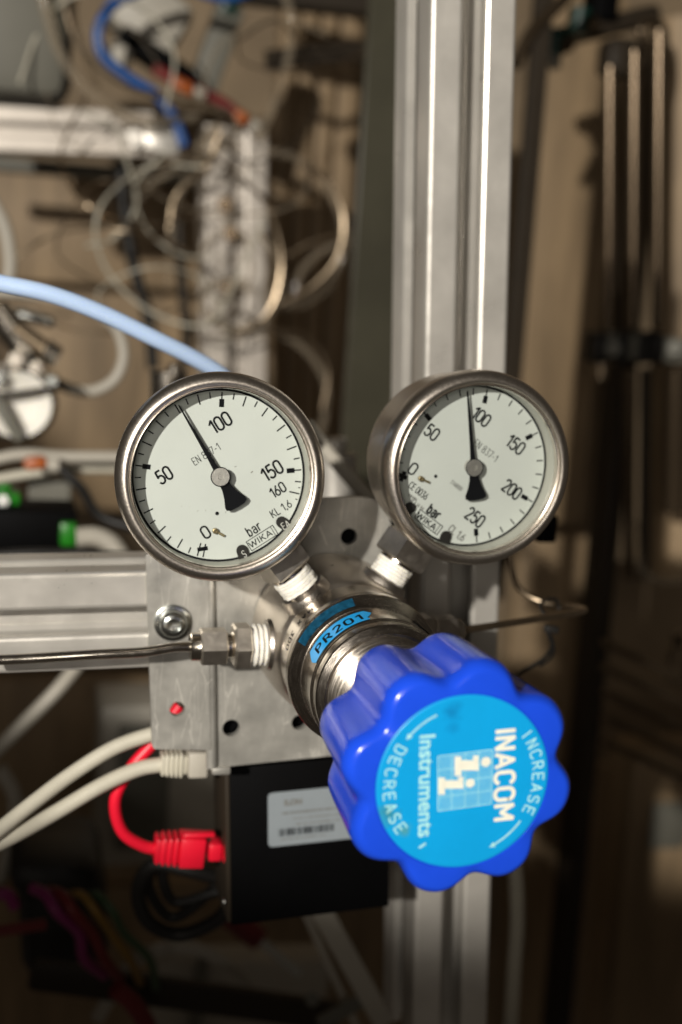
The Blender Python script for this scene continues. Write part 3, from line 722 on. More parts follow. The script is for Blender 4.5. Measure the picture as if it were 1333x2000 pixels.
cl, cr = at(-70, 1223, 150.3), at(404, 1207.5, 150.3)
rail = make('aluminium_rail', *profile_bar(17.8, cl+Vector((0, 17.8, 0)), cr+Vector((0, 17.8, 0)), (0, -1, 0)), M['alu'], smooth=18)
tag(rail, 'horizontal slotted aluminium rail entering from the left edge', 'rail')
hw = (at(1011, 0, 200)-at(843, 0, 200)).length/2
ct, cb = at(930, -60, 200), at(880, 2060, 200)
post = make('aluminium_post', *profile_bar(hw, cb+Vector((0, 25, 0)), ct+Vector((0, 25, 0)), (0, -1, 0), 25.0), M['alu'], smooth=18)
tag(post, 'tall slotted aluminium post behind the right gauge', 'post')

sb = thing('hole_backing', 'black block added behind the bracket to darken its holes', 'spacer', at(600, 1400, 170))  # unseen block, added to keep the bracket holes black
make('block', *block((at(607, 1015, 160)+at(607, 1440, 160))/2, (70, 8, (at(640, 1015, 160)-at(640, 1440, 160)).length), 1), M['black'], sb)
# ================================================================== tube fittings
fit = thing('tube_fitting', 'small steel tube fitting with white sealing tape, left of the regulator', 'fitting', (-26, 128, 0))
a0 = Vector((-25.2, 128, 0.2)); d = Vector((-1, 0, -0.02))
make('sealing_tape', *ragged(turned(a0, d, [(0, 6.4)]+[p for k in range(4) for p in ((0.1+k*1.75, 6.9), (0.7+k*1.75, 7.35), (1.25+k*1.75, 7.1), (1.6+k*1.75, 6.3))]+[(7.1, 6)], 56), a0+d*3.5, 0.35), M['tape'], fit)
make('body_hexagon', *hexnut(a0, d, 7.5, 13.6, 14.2, 0.7, 0.03), M['brushed'], fit)
make('neck', *turned(a0, d, [(5.5, 4.4), (7.6, 4.4), (13.4, 5.2), (14.2, 4.2), (16, 4.2), (16.4, 5)], 40), M['polished'], fit)
nut = make('nut', *hexnut(a0, d, 15.8, 25.0, 11.6, 0.6, 0.03), M['brushed'], fit)
make('nut_collar', *turned(a0, d, [(24.6, 5.2), (25.0, 5.0), (28.0, 4.9), (28.4, 4.4), (28.5, 2.2)], 40), M['polished'], nut)
tp = [a0+d*27.0, a0+d*34, at(280, 1273.5, 128), at(190, 1278, 128.5), at(110, 1283, 129.5), at(40, 1287, 130), at(-60, 1291, 130)]
tb = make('steel_tube', *sweep(smooth_path(tp, 8), 1.75, 20), M['polished']); tag(tb, 'thin polished steel tube running left from the regulator fitting', 'tube')

fr = thing('tube_fitting', 'shadowed steel tube fitting right of the regulator, above the blue knob', 'fitting', (30, 138, 1))
a1 = Vector((27.2, 138, 1.2)); d1 = Vector((1, 0.10, 0.0)).normalized()
make('body_hexagon', *hexnut(a1, d1, 1.0, 9.0, 12.5, 0.7, 0.03), M['forged'], fr)
make('neck', *turned(a1, d1, [(-0.4, 5.4), (1.2, 5.4), (8.6, 4.4), (10.6, 4.4)], 32), M['forged'], fr)
nt_ = make('nut', *hexnut(a1, d1, 10.2, 19.0, 11.2, 0.6, 0.03), M['forged'], fr)
make('nut_collar', *turned(a1, d1, [(18.6, 5.0), (21.6, 4.7), (22, 4.2), (22.1, 2)], 32), M['polished'], nt_)
e1 = a1+d1*20
tr_ = smooth_path([e1, at(1010, 1215, 150), at(1080, 1204, 160), at(1128, 1196, 168), at(1141, 1190, 176), at(1110, 1184, 190), at(1060, 1176, 200), at(1015, 1150, 205), at(1000, 1105, 206), at(995, 1040, 207)], 8)
tg = make('capillary_tube', *sweep(tr_, 1.35, 14), M['bronze']); tag(tg, 'thin tarnished capillary tube bent to a point, right of the post', 'tube')
ct_ = thing('cable_tie', 'black cable tie hanging from the bent capillary tube', 'cable tie', at(1078, 1190, 165))
make('band', *sweep(smooth_path([at(1062, 1198, 160), at(1056, 1183, 168), at(1068, 1171, 180), at(1088, 1172, 186), at(1092, 1188, 176)], 6), 0.7, 8), M['blackrub'], ct_)
make('head', *block(at(1077, 1229, 168), (6, 3, 3), 0.6, ry(8)), M['blackrub'], ct_)
make('tail', *sweep(smooth_path([at(1066, 1226, 168), at(1074, 1244, 170), at(1078, 1264, 175), at(1060, 1288, 185), at(1020, 1312, 195), at(985, 1340, 200)], 8), 0.9, 8), M['blackrub'], ct_)
make('tail', *sweep(smooth_path([at(1072, 1230, 168), at(1082, 1262, 172), at(1076, 1285, 180), at(1056, 1300, 190)], 8), 0.7, 8), M['blackrub'], ct_)
kb = thing('black_stop', 'small black stop on the post behind the right gauge', 'stop', at(1062, 1030, 212))
make('pad', *block(at(1062, 1030, 212), (9, 10, 12), 1.2), M['black'], kb)
make('stud', *rod(at(1005, 1030, 214), at(1062, 1030, 214), 2.5), M['black'], kb)

# pale blue tube in the middle distance
bt = make('blue_tube', *sweep(smooth_path([at(-80, 537, 190), at(0, 553, 190), at(100, 575, 190), at(200, 612, 192), at(300, 660, 195), at(380, 700, 200), at(440, 738, 205), at(500, 800, 212)], 8), 3.2, 20), M['bluetube'])
tag(bt, 'pale blue plastic tube arching in from the left above the left gauge', 'tube')

# ================================================================== black controller and its cables
bc = thing('controller_box', 'black electronics box with a white barcode label below the bracket', 'controller', at(600, 1800, 170))
c0, c1, c2, c3 = at(455, 1497, 165), at(770, 1468, 165), at(752, 1782, 165), at(449, 1806, 165)
rot_b = math.degrees(math.atan2((c1-c0).z, (c1-c0).x)); cb_ = (c0+c1+c2+c3)/4
make('housing', *block(cb_+Vector((0, 16, 0)), ((c1-c0).length, 32, (c0-c3).length), 0.8, ry(-rot_b)), M['black'], bc)
make('end_plate', *block((c0+c3)/2+Vector((-1.0, 16, 0)), (1.6, 31, (c0-c3).length-1), 0.3, ry(-rot_b)), M['dark'], bc)
for zz in (0.36, -0.38):
    p = (c0+c3)/2+(c0-c3)*zz
    make('screw', *turned(p+Vector((-1.7, 4, 0)), (-1, 0, 0), [(0, 1.6), (0.5, 1.5), (0.8, 0.8)], 20), M['zinc'], bc)
l0, l1, l2, l3 = at(524, 1545, 165), at(700, 1532, 165), at(700, 1644, 165), at(522, 1651, 165)
lc = (l0+l1+l2+l3)/4; lw, lh = (l1-l0).length, (l0-l3).length
ol = rounded([(-lw/2, -lh/2), (lw/2, -lh/2), (lw/2, lh/2), (-lw/2, lh/2)], 2.0)
cr_, sr_ = math.cos(R(rot_b)), math.sin(R(rot_b))
lab2 = make('paper_label', *quad2d([(lc.x+x*cr_-z*sr_, lc.z+x*sr_+z*cr_) for x, z in ol], 164.9), M['white_label'], bc, smooth=0)
def on_label(u, v): return (lc.x+u*cr_-v*sr_, lc.z+u*sr_+v*cr_)
k = lw/178.0
u0 = -lw/2
make('label_logo', *lay(glyphs('ILON', 2.6, 7.0, 0.06), *on_label(u0+10, lh/2-4.6), rot_b, 164.8), M['greyink'], lab2, smooth=0)
for (u, v, h, w) in ((22, lh/2-8.9, 1.3, 34), (21, lh/2-11.5, 0.9, 22), (21, lh/2-13.9, 0.9, 20)):
    make('small_print', *dashes(w*0.9, h, *on_label(u0+u*0.95, v), rot_b, 164.8), M['greyink'], lab2, smooth=0)
random.seed(3); bars = []; u = u0+4.2
while u < u0+26:
    w = random.choice((0.22, 0.35, 0.55)); bars.append(bar2d(*on_label(u+w/2, -lh/2+5.6), w, 3.0, rot_b, 164.8)); u += w+random.choice((0.22, 0.3, 0.55))
make('barcode', *join(*bars), M['ink'], lab2, smooth=0)
make('small_print', *dashes(18, 0.8, *on_label(u0+14, -lh/2+2.8), rot_b, 164.8), M['greyink'], lab2, smooth=0)

def plug(p0, p1, r_cable, m, par, prof):
    """moulded cable boot: ribbed body of rounded boxes along p0 -> p1. prof [(t0, t1, w, h)]"""
    d_ = p1-p0; ang = -math.degrees(math.atan2(d_.z, d_.x)); L_ = d_.length; out = []
    for t0, t1, w, h in prof:
        out.append(block(p0+d_*((t0+t1)/2), (L_*(t1-t0), w, h), 0.9, ry(ang)))
    return out
rc = thing('red_network_cable', 'red network cable plugged into the black box', 'cable', at(380, 1650, 175))
pth = smooth_path([at(352, 1378, 176), at(300, 1450, 176), at(258, 1498, 176), at(226, 1560, 176), at(238, 1622, 176), at(280, 1652, 176), at(318, 1659, 176)], 10)
make('sheath', *sweep(pth, 2.35, 18), M['redcable'], rc)
for nm, ps in (('boot', plug(at(302, 1656, 176), at(398, 1658, 176), 2, None, rc, [(0.0, 0.10, 9, 10.4), (0.13, 0.22, 9.6, 11.2), (0.25, 0.34, 9.8, 11.6), (0.37, 0.46, 10, 11.8), (0.05, 0.5, 8.4, 9.4), (0.49, 1.0, 11, 12.2)])),
               ('latch', plug(at(358, 1630, 172), at(420, 1628, 172), 2, None, rc, [(0, 1, 4, 2)])),
               ('plug', plug(at(405, 1657, 176), at(452, 1656, 176), 2, None, rc, [(0, 0.55, 9.6, 7.2), (0.6, 1.0, 10.4, 8.2)]))):
    make(nm, *join(*ps), M['redcable'], rc)
wc = thing('white_network_cable', 'white network cable with ribbed boot just under the bracket strip', 'cable', at(330, 1490, 172))
make('sheath', *sweep(smooth_path([at(316, 1493, 172), at(270, 1502, 172), at(200, 1533, 170), at(100, 1592, 166), at(20, 1636, 160), at(-90, 1690, 155)], 10), 2.9, 18), M['whitecable'], wc)
make('boot', *join(*plug(at(314, 1490, 172), at(366, 1489, 172), 2, None, wc, [(0, 0.12, 7.4, 8.4), (0.17, 0.29, 7.8, 8.8), (0.34, 0.46, 8, 9.2), (0.51, 0.63, 8.2, 9.4), (0.68, 0.8, 8.4, 9.6), (0, 1, 6.6, 7.6)])), M['whitecable'], wc)
make('plug', *join(*plug(at(366, 1488, 172), at(404, 1487, 172), 2, None, wc, [(0, 1, 9.4, 10.2)])), M['palebox'], wc)
w2 = make('white_cable', *sweep(smooth_path([at(340, 1426, 172), at(290, 1436, 172), at(220, 1462, 171), at(140, 1512, 168), at(60, 1572, 162), at(-20, 1636, 155), at(-90, 1690, 150)], 10), 2.8, 18), M['whitecable'])
tag(w2, 'white cable without plug, leaving from behind the bracket strip', 'cable')

# ================================================================== middle distance behind the gauges
vb = thing('valve_block', 'blurred pale metal connector between the two gauges', 'connector', at(660, 960, 330))
make('body', *rod(at(655, 1010, 335), at(655, 885, 335), 11), M['alu'], vb)
make('cap', *rod(at(655, 885, 335), at(655, 855, 335), 6), M['alu'], vb)
make('arm', *rod(at(625, 930, 335), at(690, 930, 335), 7), M['alu'], vb)
b3 = make('beige_hose', *sweep(smooth_path([at(600, 830, 290), at(640, 882, 280), at(690, 940, 262), at(730, 985, 240), at(780, 1030, 235)], 8), 3.4, 16), M['palebox'])
tag(b3, 'beige hose slanting down between the two gauges', 'hose')

# ================================================================== out-of-focus rack behind
def slab(x0, y0, x1, y1, Y, dep, bev=2.0, rot=0.0, sh=(0, 0)):
    a = at((x0+x1)/2, (y0+y1)/2, Y); w = abs(at(x1, (y0+y1)/2, Y).x-at(x0, (y0+y1)/2, Y).x); h = abs(at((x0+x1)/2, y0, Y).z-at((x0+x1)/2, y1, Y).z)
    return block(a+Vector((0, dep/2, 0)), (w, dep, h), bev, ry(rot))
def line(name, pts, r, m, label, cat, group=None, seg=12):
    if m == 'clear': r *= 0.72
    o_ = make(name, *sweep(smooth_path([at(*p) for p in pts], 10), r, seg), M[m]); return tag(o_, label, cat, group)
def bar(name, p0, p1, half, m, label, cat, hd=None):
    a, b = at(*p0), at(*p1); o_ = make(name, *profile_bar(half, a+Vector((0, hd or half, 0)), b+Vector((0, hd or half, 0)), (0, -1, 0), hd), M[m], smooth=18); return tag(o_, label, cat)

# upper rail, upright
bar('aluminium_rail', (-80, 247, 800), (300, 262, 800), 18, 'palealu', 'blurred horizontal aluminium rail at the upper left', 'rail')
bar('aluminium_upright', (463, 1200, 830), (463, 245, 830), 27, 'palealu', 'blurred aluminium upright above the left gauge', 'upright')
rb = thing('corner_bracket', 'blurred pale corner bracket at the right end of the upper rail', 'bracket', at(315, 300, 790))
make('plate', *slab(280, 245, 355, 300, 786, 20, 2, 12), M['alu'], rb); make('bolt', *rod(at(262, 270, 780), at(262, 270, 800), 7), M['alu'], rb)
for i, (px, py) in enumerate(((440, 400), (452, 455), (447, 560))):
    c = thing('slot_nut', ('topmost', 'middle', 'lowest')[i]+' blurred bolt on the aluminium upright above the left gauge', 'bolt', at(px, py, 815), 'bolts on the upright')
    make('head', *rod(at(px, py, 812), at(px, py, 824), 4.5), M['bar'], c); make('washer', *rod(at(px, py, 824), at(px, py, 829), 7), M['bar'], c)
# grey cabinet upper left
gb = thing('grey_cabinet', 'rounded grey cabinet cut off by the top left corner', 'cabinet', at(50, 190, 760))
make('housing', *slab(-160, -160, 140, 185, 760, 120, 16), M['greybox'], gb); make('edge_seal', *slab(-165, -165, 147, 192, 772, 40, 16), M['black'], gb)
pb = thing('pale_module', 'tilted pale plastic module near the top edge', 'module', at(300, 110, 850))
make('housing', *slab(225, -40, 372, 88, 850, 60, 12, 28), M['palebox'], pb)
make('terminal', *slab(212, 78, 262, 128, 850, 30, 6, 20), M['palebox'], pb)
make('strap', *slab(225, 88, 395, 130, 846, 40, 6, 28), M['black'], pb)
st = thing('grey_strut', 'dark grey slanted strut near the top edge', 'strut', at(420, 200, 870))
make('bar', *slab(398, 0, 452, 190, 870, 25, 3, 17), M['greybox'], st); make('end_cap', *slab(430, -10, 470, 30, 866, 20, 5, 17), M['darkgreen'], st)
line('orange_wire', [(300, 135, 830), (345, 158, 830), (390, 180, 830), (440, 205, 830), (475, 238, 830)], 5.5, 'dred', 'dark orange wire running under the slanted strut', 'wire')
for i, (x, y) in enumerate(((358, 166), (472, 228))):
    c = thing('orange_connector', ('left', 'right')[i]+' orange connector on the wires under the slanted strut', 'connector', at(x, y, 822), 'orange connectors at the top')
    make('shell', *slab(x-26+i*10, y-13, x+26-i*10, y+13, 818, 14, 4, 24), M['orange'], c); make('ferrule', *rod(at(x+20, y+10, 820), at(x+42-i*10, y+20, 820), 4), M['palebox'], c)
# tubes
line('blue_hose', [(520, -30, 780), (440, -5, 780), (330, -30, 780), (235, 0, 780), (195, 50, 780), (200, 105, 780), (250, 150, 780), (305, 185, 780), (340, 230, 780), (360, 285, 780)], 4.4, 'bgblue', 'blue hose looping down from the top edge', 'hose')
line('clear_tube', [(75, -40, 740), (92, 30, 740), (115, 100, 740), (160, 165, 740), (220, 210, 740), (290, 235, 760), (380, 230, 790)], 5.5, 'clear', 'shiny clear tube curving down past the grey cabinet', 'tube')
line('clear_tube', [(150, -40, 800), (145, 40, 800), (165, 100, 800), (190, 170, 810)], 4.0, 'clear', 'short clear tube between grey cabinet and blue hose', 'tube')
line('clear_tube', [(545, -40, 820), (570, 40, 820), (560, 130, 820), (530, 220, 820), (500, 270, 820)], 5.0, 'clear', 'clear tube bowing down from the top edge to the upright', 'tube')
line('clear_tube', [(250, 175, 815), (330, 185, 815), (400, 203, 815), (450, 220, 815)], 4.0, 'clear', 'clear tube beside the orange connectors', 'tube')
line('clear_tube', [(520, 295, 800), (580, 310, 800), (640, 370, 800), (672, 450, 800), (655, 540, 800), (600, 590, 800), (550, 600, 800)], 4.4, 'clear', 'wide clear loop right of the aluminium upright', 'tube')
line('clear_tube', [(505, 455, 795), (540, 500, 795), (548, 560, 795), (520, 620, 795), (470, 640, 795), (420, 630, 795), (395, 590, 795), (420, 555, 795), (480, 550, 795)], 4.2, 'clear', 'clear loop lying across the aluminium upright', 'tube')
line('clear_tube', [(570, 585, 810), (590, 530, 810), (630, 490, 810), (690, 470, 815)], 4.0, 'clear', 'short clear tube inside the wide loop', 'tube')
line('clear_tube', [(520, 640, 790), (580, 670, 790), (625, 720, 790), (640, 780, 790), (625, 850, 790)], 4.2, 'clear', 'clear tube descending towards the left gauge rim', 'tube')
line('clear_tube', [(430, 240, 805), (400, 290, 805), (350, 380, 805), (335, 450, 810), (330, 560, 815)], 4.0, 'clear', 'clear tube dropping left of the aluminium upright', 'tube')
line('clear_tube', [(430, 250, 800), (370, 300, 800), (310, 350, 800), (270, 390, 805)], 4.5, 'clear', 'straight clear tube slanting under the corner bracket', 'tube')
line('black_hose', [(235, 300, 850), (242, 400, 850), (262, 520, 850), (290, 620, 850), (300, 720, 850)], 5.5, 'blackrub', 'black hose hanging under the upper rail', 'hose')
line('black_hose', [(350, 430, 880), (355, 540, 880), (365, 650, 880), (360, 720, 880)], 5.0, 'dark', 'dark hose left of the aluminium upright', 'hose')
line('white_hose', [(-30, 370, 700), (8, 440, 700), (20, 510, 700), (15, 560, 700)], 5.0, 'palebox', 'pale hose at the left edge above the blue tube', 'hose')
line('white_hose', [(40, 700, 575), (90, 735, 568), (140, 760, 560), (185, 763, 560), (225, 740, 560), (242, 695, 560), (230, 645, 560), (195, 612, 558), (140, 590, 556), (70, 575, 556), (-30, 568, 556)], 3.6, 'palebox', 'pale hose loop left of the left gauge', 'hose')
tw = [([(410, 640, 760), (460, 610, 762), (520, 640, 764), (600, 660, 766), (640, 720, 768), (630, 800, 770)], 'rising over the upright and falling beside the left gauge'),
 ([(300, 330, 770), (380, 300, 770), (450, 330, 770), (520, 400, 770), (550, 500, 772), (530, 600, 772), (470, 650, 772), (400, 660, 772)], 'sweeping in a long bow across the upright'),
 ([(430, 420, 780), (480, 470, 780), (490, 540, 780), (450, 590, 780), (400, 560, 780), (390, 500, 780), (430, 450, 780)], 'coiled in a small ring on the upright'),
 ([(545, 595, 775), (610, 560, 775), (660, 500, 775), (670, 420, 778), (640, 350, 778), (590, 320, 778)], 'running inside the wide clear loop'),
 ([(120, -30, 760), (150, 80, 760), (230, 160, 765), (330, 190, 770), (440, 215, 775), (470, 260, 778)], 'running from the top edge to the head of the upright'),
 ([(470, 250, 770), (420, 300, 770), (360, 330, 772), (290, 350, 775), (230, 300, 780)], 'hanging below the corner bracket'),
 ([(0, 610, 640), (60, 600, 640), (130, 640, 645), (200, 650, 650), (300, 640, 660)], 'trailing below the blue tube at the left'),
 ([(330, 450, 790), (345, 380, 790), (400, 330, 790), (430, 260, 790)], 'climbing left of the upright to its head'),
 ([(560, 500, 820), (620, 470, 820), (700, 455, 820), (760, 460, 820)], 'crossing from the loop to the smoked panel'),
 ([(390, 230, 800), (410, 120, 800), (470, 60, 800), (560, 40, 800), (640, 70, 800)], 'arching near the top edge')]
for pts_, w_ in tw: line('thin_wire', pts_, 1.7, 'clear' if len(pts_) % 2 else 'bronze', 'thin pale wire '+w_, 'wire', 'thin pale wires behind the gauges', 8)
random.seed(21)
for k_ in range(12):
    cx_, cy_ = random.uniform(180, 640), random.uniform(60, 650); rx_, ry2 = random.uniform(70, 190), random.uniform(60, 170); a0_ = random.uniform(0, 6.28); n_ = random.randint(5, 8)
    pts_ = [(cx_+rx_*math.cos(a0_+i_*0.75)*random.uniform(0.85, 1.15), cy_+ry2*math.sin(a0_+i_*0.75)*random.uniform(0.85, 1.15), 740+random.uniform(-10, 60)) for i_ in range(n_)]
    line('tangled_wire', pts_, random.choice((0.8, 1.0, 1.3)), random.choice(('bronze', 'clear', 'dark', 'whitecable')), 'one of the hair-thin loose wires looping around the blurred upright', 'wire', 'tangle of hair-thin wires', 7)
# wall furniture: boards and bars
bd = [(528, 566, 'first'), (566, 604, 'second'), (604, 642, 'third'), (642, 690, 'fourth')]
for i, (x0, x1, w) in enumerate(bd):
    c = thing('wall_batten', w+' brown vertical batten right of the aluminium upright', 'batten', at((x0+x1)/2, 900, 1150+i*14), 'battens on the wall')
    make('board', *slab(x0+3, -80, x1-3, 980, 1150+(i*53) % 40, 30, 3), M['wood'], c)
sp = make('smoked_panel', *slab(695, -80, 790, 1000, 700, 8, 1), M['glassdark'], smooth=20); tag(sp, 'dark smoked panel standing behind the post', 'panel')
tpn = make('top_panel', *slab(480, -90, 800, 18, 900, 30, 2), M['dark'], smooth=20); tag(tpn, 'dark panel along the top edge left of the post', 'panel')
hs = [(90, 'upper'), (110, 'lower')]
for i, (yy, w) in enumerate(hs):
    line('dark_cable', [(520, yy+20, 860), (640, yy+4, 860), (780, yy, 860)], 5, 'dark', w+' dark cable crossing to the post near the top', 'cable', 'dark cables near the top')
pl_ = thing('back_board', 'brown wooden board behind the hoses at the left', 'board', at(230, 900, 1250))
make('panel', *slab(-80, 330, 520, 560, 1250, 20, 3), M['wood'], pl_); make('panel', *slab(-80, 575, 520, 1000, 1255, 20, 3), M['wood'], pl_)
rl = make('grey_rail', *slab(-90, 318, 400, 345, 1000, 30, 3), M['greybox'], smooth=20); tag(rl, 'grey rail under the upper aluminium rail', 'rail')

# round metal vessel and cables at left
vs = thing('round_vessel', 'round shiny metal vessel at the left edge', 'vessel', at(40, 870, 520))
vc = at(35, 790, 520)
make('shell', *lathe([(60, 0.01), (60, 17), (46, 21.5), (8, 22.2), (3, 21.5), (0, 20.5)], 64, vc), M['polished'], vs)
make('dish_glare', *lathe([(0, 20.5), (0.5, 19), (5, 15), (7, 8), (7.5, 0.01)], 64, vc), M['tape'], vs)  # bright reflections on the glossy vessel put in as white colour
for yy in (10, 16, 22, 28, 34): make('rib', *lathe([(yy-1.6, 22.0), (yy-0.8, 24.4), (yy+0.8, 24.4), (yy+1.6, 22.0)], 64, vc), M['polished'], vs)
make('clamp', *block(vc+Vector((-3, -5, 7)), (56, 7, 3.5), 1.5, ry(-10)), M['dark'], vs); make('clamp', *block(vc+Vector((-7, -5, -7)), (7, 7, 34), 1.5, ry(-32)), M['greybox'], vs)
for k_, (dx, dz, rr) in enumerate(((-14, 17, 5), (10, 24, 4), (20, 16, 3.2), (-2, 28, 4.5))):
    make('stud', *rod(vc+Vector((dx, -9, dz)), vc+Vector((dx+2, 20, dz)), rr, 20), M['polished' if k_ % 2 else 'zinc'], vs)
vv = thing('brass_valve', 'blurred metal valve above the round vessel', 'valve', at(40, 700, 540))
make('body', *rod(at(-10, 600, 540), at(55, 690, 540), 9), M['polished'], vv); make('stem', *rod(at(30, 640, 535), at(105, 695, 535), 5.5), M['bronze'], vv)
make('nut', *rod(at(85, 682, 534), at(112, 700, 534), 7.5), M['polished'], vv); make('knob', *slab(50, 690, 85, 735, 535, 12, 3, 20), M['black'], vv)
make('lever', *slab(20, 610, 110, 632, 545, 8, 3, 12), M['zinc'], vv)
line('white_cable', [(-40, 905, 480), (40, 888, 480), (120, 892, 480), (240, 893, 480), (330, 896, 480)], 3.6, 'palebox', 'pale cable running left from behind the left gauge', 'cable')
line('grey_cable', [(-40, 940, 500), (60, 925, 500), (140, 915, 500), (300, 915, 500)], 3.2, 'whitecable', 'grey cable just below the pale cable, left of the left gauge', 'cable')
oc = thing('orange_connector', 'orange connector on the pale cable left of the left gauge', 'connector', at(70, 915, 470))
make('shell', *slab(45, 893, 95, 920, 466, 12, 4, -8), M['orange'], oc); make('ferrule', *rod(at(92, 908, 470), at(115, 908, 470), 4.5), M['palebox'], oc)
gm = thing('green_terminal', 'green terminal block at the left edge', 'terminal block', at(15, 1000, 440))
make('shell', *slab(-40, 960, 40, 998, 440, 20, 2, 5), M['green'], gm); make('lever', *slab(-5, 946, 24, 962, 436, 10, 3), M['green'], gm); make('screw', *rod(at(5, 978, 436), at(5, 978, 441), 3.5), M['zinc'], gm)
bm_ = thing('black_module', 'black module with a green key, above the horizontal rail', 'module', at(80, 1080, 420))
make('housing', *slab(-60, 998, 152, 1082, 420, 40, 2), M['black'], bm_); make('green_key', *slab(118, 1022, 150, 1068, 414, 8, 1.5), M['green'], bm_)
line('black_cable', [(120, 915, 470), (160, 955, 460), (200, 1010, 440), (300, 1040, 430)], 3.0, 'blackrub', 'black cable sloping down behind the left gauge', 'cable')
gp_ = make('grey_plate', *slab(55, 935, 140, 1000, 520, 10, 2), M['greybox'], smooth=20); tag(gp_, 'grey plate behind the green terminal block', 'plate')
wp = thing('corrugated_hose', 'short white corrugated hose above the rail, left of the gauge', 'hose', at(200, 1070, 400))
cp = smooth_path([at(150, 1050, 400), at(185, 1048, 400), at(215, 1060, 400), at(235, 1085, 400), at(245, 1110, 400)], 10)
make('sleeve', *sweep(cp, [5.2+0.5*(i % 2) for i in range(len(cp))], 18), M['palebox'], wp)
lamp_ = thing('shiny_canister', 'small shiny metal canister just above the left gauge', 'canister', at(330, 760, 420))
make('body', *rod(at(330, 790, 420), at(330, 725, 420), 10.5), M['polished'], lamp_); make('top', *rod(at(341, 730, 412), at(341, 712, 412), 4), M['polished'], lamp_)
line('black_hose', [(-60, 1088, 300), (60, 1080, 300), (160, 1082, 300), (280, 1092, 290), (360, 1110, 290)], 2.6, 'blackrub', 'black hose lying along the top of the rail', 'hose')

# lower left: shadowed clutter
line('white_hose', [(-40, 1500, 420), (40, 1420, 420), (110, 1350, 420), (160, 1290, 430)], 4.0, 'palebox', 'pale hose slanting up to the rail at the left', 'hose')
line('white_hose', [(0, 1500, 480), (30, 1560, 480), (20, 1640, 480), (0, 1720, 480)], 4.5, 'palebox', 'pale hose hanging at the left edge below the white cables', 'hose')
gp2 = thing('grey_junction_box', 'grey blurred junction box behind the red cable', 'junction box', at(330, 1690, 620))
make('housing', *slab(195, 1380, 440, 1690, 620, 60, 4), M['palebox'], gp2); make('lid', *slab(230, 1420, 330, 1660, 612, 8, 2), M['greybox'], gp2)
cbx = thing('brown_cabinet', 'dim brown cabinet filling the lower left background', 'cabinet', at(200, 2000, 760))
make('door', *slab(-120, 1330, 300, 1720, 760, 20, 3), M['wood'], cbx); make('door', *slab(-120, 1730, 800, 2200, 760, 20, 3), M['wood'], cbx); make('handle', *slab(190, 1480, 205, 1560, 748, 12, 3), M['dark'], cbx)
bl1 = [(450, 1720, 240), (370, 1700, 240), (300, 1690, 245), (270, 1740, 250), (290, 1800, 250), (350, 1825, 250), (420, 1800, 245), (455, 1760, 240)]
line('black_cable_loop', bl1, 3.4, 'blackrub', 'black cable coiled beside the lower left of the black box', 'cable')
line('black_cable_loop', [(450, 1700, 250), (380, 1770, 255), (330, 1790, 258), (290, 1730, 258), (310, 1690, 255), (340, 1760, 255), (430, 1740, 250)], 2.6, 'blackrub', 'thinner black cable inside the coil by the black box', 'cable')
dp = thing('black_pump', 'dark pump body in the lower left corner', 'pump', at(120, 1980, 420))
make('housing', *slab(40, 1700, 215, 1930, 420, 90, 14, -4), M['blackrub'], dp); make('cap', *slab(20, 1690, 200, 1760, 410, 60, 10, 4), M['blackrub'], dp)
for i, (m_, x, w) in enumerate((('magenta', 95, 'magenta'), ('dred', 125, 'dark red'), ('yellow', 165, 'yellow'), ('dgreenw', 195, 'green'))):
    line('ribbon_wire', [(x-30, 1735+i*6, 345), (x-4, 1748, 335), (x+18+i*3, 1782, 328), (x+60-i*4, 1822, 334), (x+70+i*9, 1872, 340), (x+110, 1905+i*8, 352)], 3.0 if i < 2 else 2.2, m_, w+' wire of the bundle at the lower left', 'wire', 'wire bundle at the lower left')
line('magenta_wire', [(-30, 1760, 330), (10, 1745, 330), (30, 1770, 332)], 3.2, 'magenta', 'magenta wire end at the left edge', 'wire')
line('red_wire', [(-40, 1825, 340), (20, 1815, 340), (90, 1805, 342)], 3.0, 'dred', 'dark red wire at the left edge below the magenta one', 'wire')
line('red_wire', [(225, 1930, 330), (260, 1960, 330), (290, 2010, 330), (300, 2060, 330)], 5.0, 'dred', 'thick dark red wire at the bottom edge', 'wire')
da = thing('bottom_strut', 'dark metal strut crossing the bottom of the picture', 'strut', at(400, 1970, 360))
a_, b_ = at(60, 1900, 360), at(660, 1985, 360)
make('bar', *block((a_+b_)/2, ((b_-a_).length, 10, 17), 3, ry(-math.degrees(math.atan2((b_-a_).z, (b_-a_).x)))), M['dark'], da); make('pin', *rod(at(610, 1952, 352), at(610, 1952, 358), 4), M['greybox'], da)
for i, (x0, y0, x1, y1, w, nm) in enumerate(((640, 1800, 730, 1960, 11, 'wide'), (600, 1790, 690, 1990, 4, 'narrow'))):
    a_, b_ = at(x0, y0, 300+i*25), at(x1, y1, 300+i*25)
    o_ = make('flat_strip', *block((a_+b_)/2, ((b_-a_).length+30, 3, w), 0.8, ry(-math.degrees(math.atan2((b_-a_).z, (b_-a_).x)))), M['palebox'], smooth=20); tag(o_, nm+' slanted grey strip under the black box', 'strip', 'grey strips under the black box')
o_ = make('flat_strip', *block((at(610, 2010, 310)+at(745, 1930, 310))/2, (34, 4, 8), 1, ry(-28)), M['greybox'], smooth=20); tag(o_, 'short grey strip leaning the other way at the bottom edge', 'strip')

